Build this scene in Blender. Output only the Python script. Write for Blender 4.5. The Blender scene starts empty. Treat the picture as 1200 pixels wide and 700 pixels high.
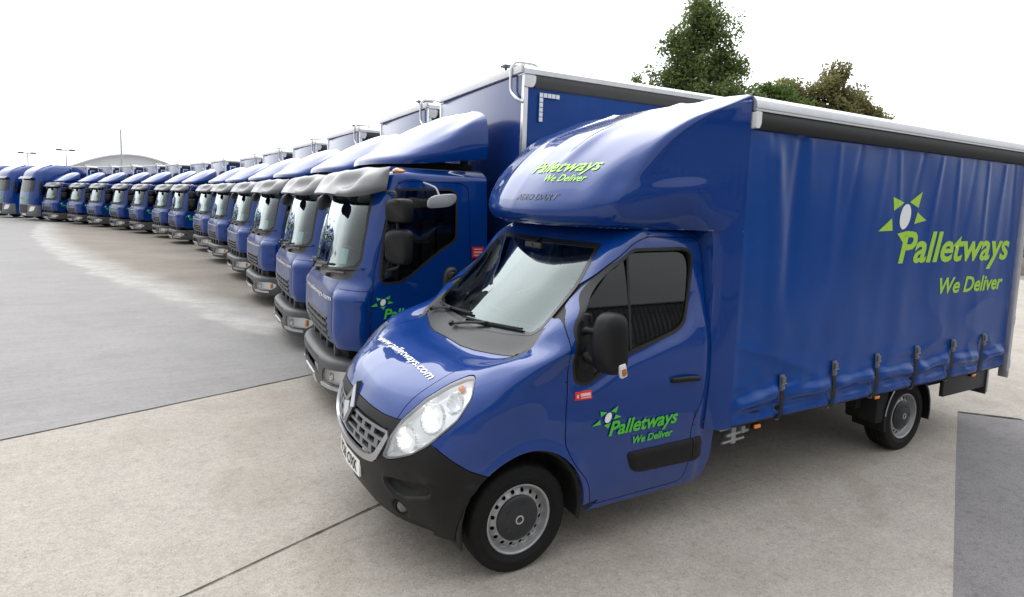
import bpy, bmesh, math, random
from mathutils import Vector, Matrix, noise
from mathutils.bvhtree import BVHTree
from mathutils.geometry import tessellate_polygon
SC = bpy.context.scene
# ---------------------------------------------------------------- camera (24 mm class lens held at 2.3 m)
cam_data = bpy.data.cameras.new('camera'); cam = bpy.data.objects.new('camera', cam_data)
SC.collection.objects.link(cam); SC.camera = cam
cam_data.sensor_width = 36.0; cam_data.lens = 687.157/1200*36.0
cam_data.shift_y = -45.17/1200; cam_data.shift_x = 0.0
cam_data.clip_start = .05; cam_data.clip_end = 3000
_F = Vector((-0.48548433, -0.86876978, -0.09769356)); _R = Vector((-0.87404996, 0.48469837, 0.03322902)); _U = _R.cross(_F)
cam.matrix_world = Matrix(((_R.x, _U.x, -_F.x, 1.77138), (_R.y, _U.y, -_F.y, 3.93374), (_R.z, _U.z, -_F.z, 2.29560), (0, 0, 0, 1)))
# ---------------------------------------------------------------- overcast daylight
SUN_EL, SUN_AZ = 52.0, 198.0          # degrees; azimuth measured from +Y clockwise
world = bpy.data.worlds.new('World'); SC.world = world; world.use_nodes = True
wn = world.node_tree.nodes; wl = world.node_tree.links
for n in list(wn): wn.remove(n)
wo = wn.new('ShaderNodeOutputWorld'); wb = wn.new('ShaderNodeBackground'); wb.inputs[1].default_value = 0.15
sky = wn.new('ShaderNodeTexSky'); sky.sky_type = 'NISHITA'; sky.sun_disc = False
sky.sun_elevation = math.radians(SUN_EL); sky.sun_rotation = math.radians(SUN_AZ); sky.dust_density = 3.0
tc = wn.new('ShaderNodeTexCoord'); nz = wn.new('ShaderNodeTexNoise'); nz.inputs['Scale'].default_value = 2.2; nz.inputs['Detail'].default_value = 5
cr = wn.new('ShaderNodeValToRGB'); cr.color_ramp.elements[0].position = .3; cr.color_ramp.elements[0].color = (8.6, 8.9, 9.2, 1)
cr.color_ramp.elements[1].position = .75; cr.color_ramp.elements[1].color = (13.0, 13.15, 13.3, 1)
mx = wn.new('ShaderNodeMix'); mx.data_type = 'RGBA'; mx.inputs[0].default_value = .93
# overcast dome: brightest overhead, dimmer towards the horizon
sp = wn.new('ShaderNodeSeparateXYZ'); mr = wn.new('ShaderNodeMapRange'); mr.inputs['From Min'].default_value = -.02; mr.inputs['From Max'].default_value = .8
mr.inputs['To Min'].default_value = .60; mr.inputs['To Max'].default_value = 1.15
wl.new(tc.outputs['Generated'], sp.inputs[0]); wl.new(sp.outputs['Z'], mr.inputs['Value'])
# the cloud is thinner, and so brighter, on the side where the sun stands
dp = wn.new('ShaderNodeVectorMath'); dp.operation = 'DOT_PRODUCT'; dp.inputs[1].default_value = (math.sin(math.radians(SUN_AZ))*.80, math.cos(math.radians(SUN_AZ))*.80, .60)
wl.new(tc.outputs['Generated'], dp.inputs[0]); m2 = wn.new('ShaderNodeMapRange'); m2.interpolation_type = 'SMOOTHSTEP'
m2.inputs['From Min'].default_value = -.15; m2.inputs['From Max'].default_value = 1.0; m2.inputs['To Min'].default_value = .62; m2.inputs['To Max'].default_value = 1.62
wl.new(dp.outputs['Value'], m2.inputs['Value']); mm_ = wn.new('ShaderNodeMath'); mm_.operation = 'MULTIPLY'
gm = wn.new('ShaderNodeVectorMath'); gm.operation = 'SCALE'
wl.new(tc.outputs['Generated'], nz.inputs['Vector']); wl.new(nz.outputs['Fac'], cr.inputs['Fac'])
wl.new(sky.outputs[0], mx.inputs[6]); wl.new(cr.outputs[0], mx.inputs[7]); wl.new(mx.outputs[2], gm.inputs[0]); wl.new(mr.outputs[0], mm_.inputs[0]); wl.new(m2.outputs[0], mm_.inputs[1]); wl.new(mm_.outputs[0], gm.inputs['Scale']); wl.new(gm.outputs[0], wb.inputs[0]); wl.new(wb.outputs[0], wo.inputs[0])
sd = bpy.data.lights.new('sun', 'SUN'); sun = bpy.data.objects.new('sun', sd); SC.collection.objects.link(sun)
sd.energy = .8; sd.angle = math.radians(85); sd.color = (1.0, .97, .92)
_az = math.radians(SUN_AZ); _el = math.radians(SUN_EL)
_sd = Vector((math.sin(_az)*math.cos(_el), math.cos(_az)*math.cos(_el), math.sin(_el)))
sun.rotation_euler = _sd.to_track_quat('Z', 'Y').to_euler(); sun.location = _sd*50
SC.view_settings.view_transform = 'Standard'; SC.view_settings.look = 'None'
SC.view_settings.exposure = 0.27; SC.view_settings.gamma = 1.0
SC.render.engine = 'CYCLES'
try:
    SC.cycles.max_bounces = 8; SC.cycles.transparent_max_bounces = 12; SC.cycles.glossy_bounces = 4; SC.cycles.transmission_bounces = 6
except Exception: pass
# ---------------------------------------------------------------- surfaces (pure python)
def crow(pts, t, ts):
    """interpolate control points (list of 3-tuples at params t) at params ts, smooth, non-uniform"""
    n = len(pts); out = []
    tan = []
    for i in range(n):
        if i == 0: m = [(pts[1][k]-pts[0][k])/(t[1]-t[0]) for k in range(3)]
        elif i == n-1: m = [(pts[-1][k]-pts[-2][k])/(t[-1]-t[-2]) for k in range(3)]
        else:
            h0 = t[i]-t[i-1]; h1 = t[i+1]-t[i]; m = []
            for k in range(3):
                d0 = (pts[i][k]-pts[i-1][k])/h0; d1 = (pts[i+1][k]-pts[i][k])/h1
                m.append((d0*h1+d1*h0)/(h0+h1))
        tan.append(m)
    j = 0
    for s in ts:
        while j < n-2 and s > t[j+1]: j += 1
        h = t[j+1]-t[j]; u = (s-t[j])/h; u2 = u*u; u3 = u2*u
        a = 2*u3-3*u2+1; b = u3-2*u2+u; c = -2*u3+3*u2; d = u3-u2
        out.append(tuple(a*pts[j][k]+b*h*tan[j][k]+c*pts[j+1][k]+d*h*tan[j+1][k] for k in range(3)))
    return out

def dist3(a, b): return math.sqrt(sum((a[k]-b[k])**2 for k in range(3)))

def surf_grid(G, cell=0.025):
    """tensor interpolation of a control grid G[row][col] -> dense rows of points"""
    R, Cn = len(G), len(G[0])
    tc = [0.0]
    for c in range(1, Cn): tc.append(tc[-1]+max(.01, sum(dist3(G[r][c], G[r][c-1]) for r in range(R))/R))
    tr = [0.0]
    for r in range(1, R): tr.append(tr[-1]+max(.01, sum(dist3(G[r][c], G[r-1][c]) for c in range(Cn))/Cn))
    def dense(t):
        o = []
        for i in range(len(t)-1):
            k = max(1, int(math.ceil((t[i+1]-t[i])/cell)))
            o += [t[i]+(t[i+1]-t[i])*j/k for j in range(k)]
        return o+[t[-1]]
    sc, sr = dense(tc), dense(tr)
    rows = [crow(g, tc, sc) for g in G]
    cols = [crow([rows[r][c] for r in range(R)], tr, sr) for c in range(len(sc))]
    return [[cols[c][r] for c in range(len(sc))] for r in range(len(sr))]

def van_side_y(z):
    T = [(.2,.955),(.27,.965),(.42,.99),(.58,1.0),(.74,1.01),(.9,1.025),(1.0,1.03),(1.1,1.035),(1.3,1.03),(1.42,1.015),(1.54,.985),(1.78,.935),(2.09,.855),(2.13,.82),(2.3,.8)]
    for (a, b), (c, d) in zip(T, T[1:]):
        if z <= c: return b+(d-b)*max(0, (z-a))/(c-a)
    return T[-1][1]

def van_grid():
    F = [  # five front points (x,y,z) per row, then first side point (x, z)
    ([(.725,0,.27),(.695,.3,.27),(.625,.54,.27),(.53,.735,.28),(.45,.88,.29)], (.36,.30)),
    ([(.79,0,.42),(.76,.3,.42),(.69,.55,.42),(.59,.76,.42),(.49,.91,.42)], (.38,.42)),
    ([(.825,0,.58),(.80,.3,.58),(.735,.56,.58),(.64,.78,.58),(.53,.93,.58)], (.40,.58)),
    ([(.83,0,.74),(.81,.3,.74),(.755,.57,.74),(.645,.78,.74),(.535,.935,.74)], (.40,.74)),
    ([(.80,0,.90),(.78,.3,.90),(.715,.57,.90),(.61,.79,.90),(.50,.94,.90)], (.39,.90)),
    ([(.755,0,.99),(.74,.3,.99),(.67,.57,.99),(.57,.78,1.0),(.47,.94,1.0)], (.37,1.0)),
    ([(.70,0,1.08),(.68,.3,1.08),(.605,.56,1.08),(.51,.76,1.09),(.42,.93,1.10)], (.33,1.10)),
    ([(.55,0,1.165),(.53,.3,1.165),(.47,.55,1.17),(.405,.75,1.185),(.335,.93,1.195)], (.25,1.20)),
    ([(.34,0,1.235),(.33,.3,1.237),(.29,.55,1.245),(.24,.76,1.275),(.18,.92,1.305)], (.08,1.31)),
    ([(.13,0,1.275),(.10,.3,1.28),(.05,.55,1.29),(-.03,.77,1.325),(-.11,.90,1.395)], (-.2,1.425)),
    ([(.0,0,1.385),(-.02,.3,1.39),(-.08,.55,1.405),(-.17,.775,1.45),(-.225,.90,1.505)], (-.31,1.55)),
    ([(-.36,0,1.72),(-.37,.28,1.72),(-.41,.52,1.73),(-.48,.735,1.745),(-.53,.855,1.765)], (-.60,1.79)),
    ([(-.70,0,2.035),(-.705,.27,2.035),(-.72,.5,2.037),(-.75,.705,2.045),(-.785,.795,2.07)], (-.85,2.09)),
    ([(-.80,0,2.115),(-.805,.27,2.115),(-.82,.5,2.115),(-.85,.68,2.12),(-.88,.75,2.13)], (-.93,2.135)),
    ([(-.90,0,2.15),(-.905,.25,2.15),(-.92,.45,2.15),(-.94,.6,2.15),(-.96,.68,2.15)], (-1.0,2.15)),
    ]
    G = []
    for f, (sx, sz) in F:
        row = list(f); n = 5
        for i in range(n):
            x = sx+(-1.65-sx)*i/(n-1); z = sz
            y = van_side_y(z)
            if i == 0: y -= .008
            row.append((x, y, z))
        G.append(row)
    for i, q in enumerate(G[-1]):
        if i >= 5: G[-1][i] = (q[0], .72, 2.15)
    return G

def pod_grid():
    """fibreglass nose over the cab: centre line to the left side, bottom to top"""
    # per row: z and plan curve (x at y=0,.3,.6,.8, edge) then side points at x=-1.2,-1.45,-1.68
    R = [
    # centre..                                                         corner             side...
    [(-.52,0,2.14),(-.54,.3,2.14),(-.63,.55,2.14),(-.72,.70,2.14),(-.82,.80,2.14),  (-1.0,.84,2.14),(-1.3,.88,2.14),(-1.46,1.0,2.14),(-1.68,1.10,2.14)],
    [(-.40,0,2.17),(-.42,.3,2.17),(-.52,.58,2.17),(-.65,.77,2.17),(-.76,.855,2.17),  (-.98,.885,2.18),(-1.27,.915,2.19),(-1.45,1.02,2.19),(-1.68,1.10,2.19)],
    [(-.35,0,2.225),(-.375,.3,2.225),(-.485,.6,2.225),(-.62,.80,2.225),(-.735,.89,2.225), (-.97,.925,2.25),(-1.25,.965,2.27),(-1.44,1.045,2.27),(-1.68,1.10,2.27)],
    [(-.355,0,2.29),(-.38,.3,2.29),(-.485,.6,2.29),(-.60,.80,2.295),(-.70,.90,2.30),  (-.95,.955,2.34),(-1.22,1.005,2.37),(-1.43,1.055,2.38),(-1.68,1.10,2.38)],
    [(-.46,0,2.47),(-.48,.3,2.47),(-.58,.6,2.465),(-.68,.81,2.478),(-.80,.915,2.474),  (-1.0,.96,2.50),(-1.24,1.01,2.52),(-1.45,1.057,2.53),(-1.68,1.10,2.53)],
    [(-.69,0,2.68),(-.71,.3,2.68),(-.79,.6,2.675),(-.89,.84,2.695),(-.99,.955,2.735),  (-1.12,.985,2.735),(-1.3,1.02,2.735),(-1.49,1.06,2.735),(-1.68,1.10,2.735)],
    [(-.95,0,2.84),(-.97,.3,2.84),(-1.04,.6,2.84),(-1.14,.89,2.86),(-1.22,1.0,2.90),  (-1.32,1.022,2.90),(-1.43,1.047,2.90),(-1.55,1.073,2.90),(-1.68,1.10,2.90)],
    [(-1.27,0,2.97),(-1.29,.3,2.97),(-1.33,.6,2.97),(-1.4,.93,2.99),(-1.46,1.03,3.0),  (-1.51,1.045,3.01),(-1.56,1.06,3.02),(-1.62,1.075,3.025),(-1.68,1.09,3.03)],
    [(-1.68,0,3.11),(-1.68,.3,3.11),(-1.68,.6,3.11),(-1.68,.90,3.108),(-1.68,.985,3.098), (-1.68,1.035,3.075),(-1.68,1.055,3.06),(-1.68,1.07,3.05),(-1.68,1.085,3.04)],
    ]
    for r in range(1, 6):
        for c, d in ((0, .06), (1, .06), (2, .045), (3, .02)):
            x, y, z = R[r][c]; R[r][c] = (x-d*(1 if r < 5 else .6), y, z)
    for r in range(3, len(R)):      # the flank is one flat panel
        for c in range(4, 9):
            x, y, z = R[r][c]; R[r][c] = (x, .90+.204*(-x-.70)-(.012 if z > 3.05 else 0), z)
    out = []
    for r in R:      # tighten the corner between nose and flank
        a, b, c = r[3], r[4], r[5]
        la, lc = dist3(a, b), dist3(c, b); ka, kc = min(.045, la*.3)/la, min(.04, lc*.4)/lc
        p = tuple(b[k]+(a[k]-b[k])*ka for k in range(3)); q = tuple(b[k]+(c[k]-b[k])*kc for k in range(3))
        p2 = tuple(b[k]+(a[k]-b[k])*ka*2.2 for k in range(3))
        m = tuple(b[k]*.5+(p[k]+q[k])*.25 for k in range(3))
        out.append(r[:4]+[p2, p, m, q]+r[5:])
    return out

def truck_side_y(z):
    T = [(.4,1.03),(.8,1.05),(1.4,1.06),(1.8,1.045),(2.4,1.0),(2.62,.96),(3,.9)]
    for (a, b), (c, d) in zip(T, T[1:]):
        if z <= c: return b+(d-b)*max(0, (z-a))/(c-a)
    return T[-1][1]

def truck_grid():
    F = [
    ([(.455,0,.765),(.45,.4,.765),(.42,.72,.765),(.35,.90,.765),(.24,1.01,.76)], (.13,.72)),
    ([(.485,0,.86),(.48,.4,.86),(.45,.73,.86),(.37,.93,.86),(.25,1.03,.86)], (.13,.86)),
    ([(.49,0,1.15),(.485,.4,1.15),(.455,.73,1.15),(.37,.93,1.15),(.25,1.035,1.15)], (.13,1.15)),
    ([(.48,0,1.345),(.475,.4,1.345),(.44,.73,1.345),(.36,.92,1.345),(.245,1.035,1.345)], (.12,1.36)),
    ([(.455,0,1.42),(.45,.4,1.42),(.39,.73,1.42),(.29,.905,1.42),(.20,1.005,1.42)], (.105,1.45)),
    ([(.42,0,1.52),(.41,.4,1.52),(.36,.72,1.52),(.26,.90,1.53),(.175,.995,1.55)], (.085,1.56)),
    ([(.345,0,1.9),(.335,.4,1.9),(.285,.71,1.9),(.19,.88,1.9),(.12,.97,1.9)], (.045,1.9)),
    ([(.23,0,2.3),(.22,.4,2.3),(.17,.69,2.3),(.10,.85,2.3),(.04,.935,2.3)], (-.02,2.31)),
    ([(.18,0,2.42),(.17,.4,2.42),(.12,.68,2.42),(.06,.83,2.42),(.0,.91,2.43)], (-.06,2.43)),
    ([(.09,0,2.54),(.08,.4,2.54),(.04,.67,2.54),(-.01,.81,2.54),(-.05,.88,2.54)], (-.10,2.545)),
    ([(-.05,0,2.61),(-.06,.4,2.61),(-.09,.62,2.61),(-.12,.74,2.61),(-.15,.80,2.61)], (-.2,2.61)),
    ]
    G = []
    for k, (f, (sx, sz)) in enumerate(F):
        row = list(f); n = 4
        for i in range(n):
            y = truck_side_y(sz)
            if k == len(F)-1: y = .86
            row.append((sx+(-1.15-sx)*i/(n-1), y-(.006 if i == 0 else 0), sz))
        G.append(row)
    return G

def deflector_grid():
    return [
    [(.02,0,2.66),(.0,.3,2.66),(-.06,.55,2.66),(-.16,.75,2.66),(-.27,.86,2.66),(-.5,.92,2.68),(-.85,.97,2.72),(-1.14,1.0,2.76)],
    [(.015,0,2.72),(-.01,.3,2.72),(-.07,.56,2.715),(-.18,.77,2.715),(-.3,.89,2.72),(-.52,.95,2.75),(-.86,.99,2.80),(-1.14,1.02,2.86)],
    [(-.10,0,2.80),(-.12,.3,2.795),(-.18,.55,2.79),(-.27,.75,2.79),(-.37,.87,2.80),(-.57,.94,2.85),(-.88,.99,2.95),(-1.14,1.015,3.0)],
    [(-.33,0,2.96),(-.35,.3,2.955),(-.40,.53,2.945),(-.47,.71,2.93),(-.54,.83,2.92),(-.68,.91,2.96),(-.92,.97,3.07),(-1.14,.99,3.13)],
    [(-.67,0,3.16),(-.69,.28,3.155),(-.72,.5,3.14),(-.76,.66,3.12),(-.80,.78,3.09),(-.87,.86,3.11),(-1.0,.92,3.17),(-1.14,.93,3.22)],
    [(-1.0,0,3.305),(-1.0,.25,3.30),(-1.01,.45,3.285),(-1.02,.60,3.26),(-1.035,.71,3.235),(-1.06,.77,3.235),(-1.1,.81,3.25),(-1.14,.83,3.27)],
    [(-1.14,0,3.34),(-1.14,.25,3.337),(-1.14,.42,3.33),(-1.14,.54,3.322),(-1.14,.62,3.312),(-1.14,.67,3.305),(-1.14,.72,3.298),(-1.14,.76,3.29)],
    ]
# ---------------------------------------------------------------- library
COL = SC.collection
def each(bms, name, mats, parent=None, **k):
    return [build(b, name, mats, parent, **k) for b in bms]
def bx(*a, **k):
    b = new(); box(b, *a, **k); return b
def tb(*a, **k):
    b = new(); tube(b, *a, **k); return b
def finish(o, parent=None, label=None, cat=None, group=None, kind=None):
    if o.name not in COL.objects: COL.objects.link(o)
    if parent is not None: o.parent = parent
    if label: o['label'] = label
    if cat: o['category'] = cat
    if group: o['group'] = group
    if kind: o['kind'] = kind
    return o
def empty(name, loc=(0, 0, 0), rz=0, **k):
    o = bpy.data.objects.new(name, None); o.empty_display_size = .3; o.location = loc; o.rotation_euler = (0, 0, rz)
    return finish(o, **k)
def build(bm, name, mats, parent=None, ang=38, smooth=True, **k):
    bmesh.ops.recalc_face_normals(bm, faces=bm.faces) if k.pop('recalc', False) else None
    me = bpy.data.meshes.new(name); bm.to_mesh(me); bm.free()
    for m in (mats if isinstance(mats, (list, tuple)) else [mats]): me.materials.append(m)
    if smooth:
        me.shade_smooth()
        me.set_sharp_from_angle(angle=math.radians(ang))
    return finish(bpy.data.objects.new(name, me), parent, **k)
def V(*a): return Vector(a)
def basis(d):
    d = Vector(d).normalized(); a = Vector((0, 0, 1)) if abs(d.z) < .95 else Vector((1, 0, 0))
    x = a.cross(d).normalized(); return x, d.cross(x).normalized(), d
def new(): return bmesh.new()
def quads(bm, rings, closed=True, cap=True, mi=0):
    vs = [[bm.verts.new(p) for p in r] for r in rings]
    n = len(rings[0])
    for a, b in zip(vs, vs[1:]):
        for i in range(n if closed else n-1):
            j = (i+1) % n
            try: bm.faces.new((a[i], a[j], b[j], b[i])).material_index = mi
            except ValueError: pass
    if cap and closed:
        try:
            bm.faces.new(list(reversed(vs[0]))).material_index = mi; bm.faces.new(vs[-1]).material_index = mi
        except ValueError: pass
    return vs
def box(bm, c, s, bev=0.0, rz=0.0, mi=0, M=None):
    """bevelled box: centre, full size"""
    t = bmesh.new(); bmesh.ops.create_cube(t, size=1.0)
    for v in t.verts: v.co = Vector((v.co.x*s[0], v.co.y*s[1], v.co.z*s[2]))
    if bev > 0:
        bmesh.ops.bevel(t, geom=t.edges[:], offset=min(bev, min(s)*.45), segments=2, profile=.6, affect='EDGES')
    R = Matrix.Rotation(rz, 4, 'Z')
    if M is not None: R = M
    for v in t.verts: v.co = Vector(c)+(R @ v.co)
    join(bm, t, mi); return bm
def join(bm, t, mi=None):
    idx = {}
    for v in t.verts: idx[v.index if False else v] = bm.verts.new(v.co)
    for f in t.faces:
        try:
            g = bm.faces.new([idx[v] for v in f.verts]); g.material_index = f.material_index if mi is None else mi
        except ValueError: pass
    t.free()
def tube(bm, pts, r, seg=10, mi=0, rad=None):
    pts = [Vector(p) for p in pts]; rings = []; pn = None
    for i, p in enumerate(pts):
        d = (pts[min(i+1, len(pts)-1)]-pts[max(i-1, 0)]).normalized()
        if pn is None: x, y, _ = basis(d)
        else:
            x = (pn-d*pn.dot(d)).normalized(); y = d.cross(x)
        pn = x; rr = r if rad is None else rad[i]
        rings.append([p+(x*math.cos(2*math.pi*k/seg)+y*math.sin(2*math.pi*k/seg))*rr for k in range(seg)])
    quads(bm, rings, mi=mi); return bm
def arcpts(pts, r, n=5):
    """round the corners of an open 3D polyline"""
    pts = [Vector(p) for p in pts]; out = [pts[0]]
    for i in range(1, len(pts)-1):
        a, b, c = pts[i-1], pts[i], pts[i+1]
        ra = min(r, (a-b).length*.49, (c-b).length*.49); p = b+(a-b).normalized()*ra; q = b+(c-b).normalized()*ra
        for k in range(n+1):
            t = k/n; out.append(p*(1-t)**2+b*2*t*(1-t)+q*t*t)
    return out+[pts[-1]]
def rpoly(pts, r, n=4, closed=True):
    """round the corners of a closed 2D polygon"""
    out = []; N = len(pts)
    for i in range(N):
        a, b, c = Vector(pts[i-1]), Vector(pts[i]), Vector(pts[(i+1) % N])
        ra = min(r, (a-b).length*.45, (c-b).length*.45); p = b+(a-b).normalized()*ra; q = b+(c-b).normalized()*ra
        for k in range(n+1):
            t = k/n; w = p*(1-t)**2+b*2*t*(1-t)+q*t*t; out.append((w.x, w.y))
    return out
def lathe(bm, prof, c, axis=(0, 1, 0), seg=32, mi=0, cap=False):
    """prof = [(radius, offset along axis)]"""
    x, y, d = basis(axis); c = Vector(c)
    rings = [[c+d*h+(x*math.cos(2*math.pi*k/seg)+y*math.sin(2*math.pi*k/seg))*r for k in range(seg)] for r, h in prof]
    quads(bm, rings, cap=cap, mi=mi); return bm
def prism(bm, poly, fn, d0, d1, mi=0):
    """extrude 2D polygon: fn(u,v,d)->3D"""
    n = len(poly)
    a = [bm.verts.new(fn(u, v, d0)) for u, v in poly]; b = [bm.verts.new(fn(u, v, d1)) for u, v in poly]
    for i in range(n):
        j = (i+1) % n; bm.faces.new((a[i], a[j], b[j], b[i])).material_index = mi
    for f in tessellate_polygon([[Vector((u, v, 0)) for u, v in poly]]):
        for q, rev in ((a, True), (b, False)):
            try: bm.faces.new([q[i] for i in (reversed(f) if rev else f)]).material_index = mi
            except ValueError: pass
    bmesh.ops.recalc_face_normals(bm, faces=bm.faces[:]); return bm
def XZ(y): return lambda u, v, d: Vector((u, y+d, v))
def YZ(x): return lambda u, v, d: Vector((x+d, u, v))
def XY(z): return lambda u, v, d: Vector((u, v, z+d))

def grid_bm(G, cell):
    D = surf_grid(G, cell); bm = bmesh.new()
    vs = [[bm.verts.new(p) for p in r] for r in D]
    for a, b in zip(vs, vs[1:]):
        for i in range(len(a)-1):
            try: bm.faces.new((a[i], a[i+1], b[i+1], b[i]))
            except ValueError: pass
    bmesh.ops.remove_doubles(bm, verts=bm.verts, dist=.0004); bm.normal_update(); return bm
def sdf(poly):
    E = []
    n = len(poly)
    for i in range(n):
        (ax, ay), (bx, by) = poly[i], poly[(i+1) % n]; dx, dy = bx-ax, by-ay; l = dx*dx+dy*dy
        if l > 1e-12: E.append((ax, ay, bx, by, dx, dy, l))
    x0 = min(p[0] for p in poly)-.12; x1 = max(p[0] for p in poly)+.12; y0 = min(p[1] for p in poly)-.12; y1 = max(p[1] for p in poly)+.12
    def f(x, y):
        if x < x0 or x > x1 or y < y0 or y > y1: return .12
        best = 1e9; ins = False
        for ax, ay, bx, by, dx, dy, l in E:
            px, py = x-ax, y-ay; t = (px*dx+py*dy)/l; t = 0 if t < 0 else 1 if t > 1 else t
            qx, qy = px-dx*t, py-dy*t; d = qx*qx+qy*qy
            if d < best: best = d
            if (ay > y) != (by > y) and x < dx*(y-ay)/dy+ax: ins = not ins
        d = math.sqrt(best); return -d if ins else d
    return f
def split(bm, g):
    """cut the mesh along g(co)=0"""
    val = {}
    for v in bm.verts:
        r = g(v.co); val[v] = 0.0 if abs(r) < 2e-4 else r
    for e in bm.edges[:]:
        a, b = e.verts; ga, gb = val[a], val[b]
        if ga*gb < 0:
            t = ga/(ga-gb)
            if t < .04: val[a] = 0.0; continue
            if t > .96: val[b] = 0.0; continue
            ne, nv = bmesh.utils.edge_split(e, a, t); val[nv] = 0.0
    for f in bm.faces[:]:
        z = [v for v in f.verts if val[v] == 0.0]
        if len(z) == 2 and len(f.verts) > 3 and bm.edges.get(z) is None:
            try: bmesh.utils.face_split(f, z[0], z[1])
            except ValueError: pass
def fcen(f, val=None):
    return f.calc_center_median()
def take(bm, inside, keep=False):
    """faces with inside(centre) -> new bmesh (removed from bm unless keep)"""
    bm.normal_update(); out = bmesh.new(); idx = {}; fs = [f for f in bm.faces if inside(f.calc_center_median())]
    for f in fs:
        vs = []
        for v in f.verts:
            if v not in idx: idx[v] = out.verts.new(v.co); idx[v].normal = v.normal
            vs.append(idx[v])
        try: out.faces.new(vs)
        except ValueError: pass
    if not keep: bmesh.ops.delete(bm, geom=fs, context='FACES')
    return out
def cut(bm, poly, proj, where, lo=None, seam=.004, keep=False):
    """cookie-cut a polygon (in proj space) out of bm.  returns (piece, seam band)"""
    f = sdf(poly)
    G = lambda off: (lambda co: (f(*proj(co))+off) if where(co) else .12)
    if seam > 0: split(bm, G(-seam))
    split(bm, G(seam))
    inner = take(bm, lambda c: where(c) and f(*proj(c)) < -seam, keep)
    band = take(bm, lambda c: where(c) and f(*proj(c)) < seam) if seam > 0 else None
    return inner, band
def offset(bm, d):
    bm.normal_update(); n = {v: v.normal.copy() for v in bm.verts}
    for v in bm.verts: v.co += n[v]*d
    return bm
def thicken(bm, t):
    """give an open sheet a thickness t behind its surface"""
    bm.normal_update(); fs = bm.faces[:]; vs = bm.verts[:]
    inner = {v: bm.verts.new(v.co-v.normal*t) for v in vs}
    bd = [e for e in bm.edges if len(e.link_faces) == 1]
    for f in fs: bm.faces.new([inner[v] for v in reversed(f.verts)]).material_index = f.material_index
    for e in bd:
        f = e.link_faces[0] if e.link_faces[0] in fs else None
        a, b = e.verts
        lf = [l for l in e.link_loops]
        if lf and lf[0].vert is a: a, b = b, a
        try: bm.faces.new((a, b, inner[b], inner[a])).material_index = f.material_index if f else 0
        except ValueError: pass
    return bm
def mirror(bm, both=True):
    """add the mirror image across y=0 (or return a mirrored copy)"""
    out = bm if both else bmesh.new(); m = {}
    fs = bm.faces[:]; vs = bm.verts[:]
    for v in vs: m[v] = out.verts.new((v.co.x, -v.co.y, v.co.z))
    for f in fs:
        g = out.faces.new([m[v] for v in reversed(f.verts)]); g.material_index = f.material_index
    if both: bmesh.ops.remove_doubles(out, verts=out.verts, dist=.0015)
    out.normal_update(); return out
def flipn(bm):
    bmesh.ops.reverse_faces(bm, faces=bm.faces[:]); return bm
def refine(bm, cuts=1):
    bmesh.ops.triangulate(bm, faces=[f for f in bm.faces if len(f.verts) > 4])
    bmesh.ops.subdivide_edges(bm, edges=bm.edges[:], cuts=cuts, use_grid_fill=True); bm.normal_update(); return bm
def text_bm(s, h, shear=.22, bold=.0, depth=0):
    cu = bpy.data.curves.new('t', 'FONT'); cu.body = s; cu.size = 1.0; cu.shear = shear; cu.offset = bold; cu.resolution_u = 3; cu.fill_mode = 'FRONT'
    o = bpy.data.objects.new('t', cu); COL.objects.link(o); bpy.context.view_layer.update()
    me = bpy.data.meshes.new_from_object(o.evaluated_get(bpy.context.evaluated_depsgraph_get()))
    bpy.data.objects.remove(o); bm = bmesh.new(); bm.from_mesh(me); bpy.data.meshes.remove(me)
    k = h/.70
    for v in bm.verts: v.co *= k
    return bm
def tess(bm, step):
    """cut a flat xy mesh by a regular grid so that it can follow a curved surface"""
    if not bm.verts: return bm
    for ax in (0, 1):
        lo = min(v.co[ax] for v in bm.verts); hi = max(v.co[ax] for v in bm.verts); k = math.floor(lo/step)+1
        while k*step < hi:
            n = Vector((0, 0, 0)); n[ax] = 1; p = n*(k*step)
            bmesh.ops.bisect_plane(bm, geom=bm.verts[:]+bm.edges[:]+bm.faces[:], plane_co=p, plane_no=n); k += 1
    return bm
def fit_width(bm, w):
    x0 = min(v.co.x for v in bm.verts); x1 = max(v.co.x for v in bm.verts); k = w/(x1-x0)
    for v in bm.verts: v.co.x = (v.co.x-x0)*k
    return bm
def mapto(bm, fn):
    """xy decal -> 3D through fn(u,v)"""
    for v in bm.verts: v.co = fn(v.co.x, v.co.y)
    bm.normal_update(); return bm
def poly_bm(polys):
    bm = bmesh.new()
    for p in polys:
        vs = [bm.verts.new((a, b, 0)) for a, b in p]
        for t in tessellate_polygon([[Vector((a, b, 0)) for a, b in p]]):
            try: bm.faces.new([vs[i] for i in t])
            except ValueError: pass
    for f in bm.faces:
        f.normal_update()
        if f.normal.z < 0: f.normal_flip()
    return bm
def curve_text(bm): return bm

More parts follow.
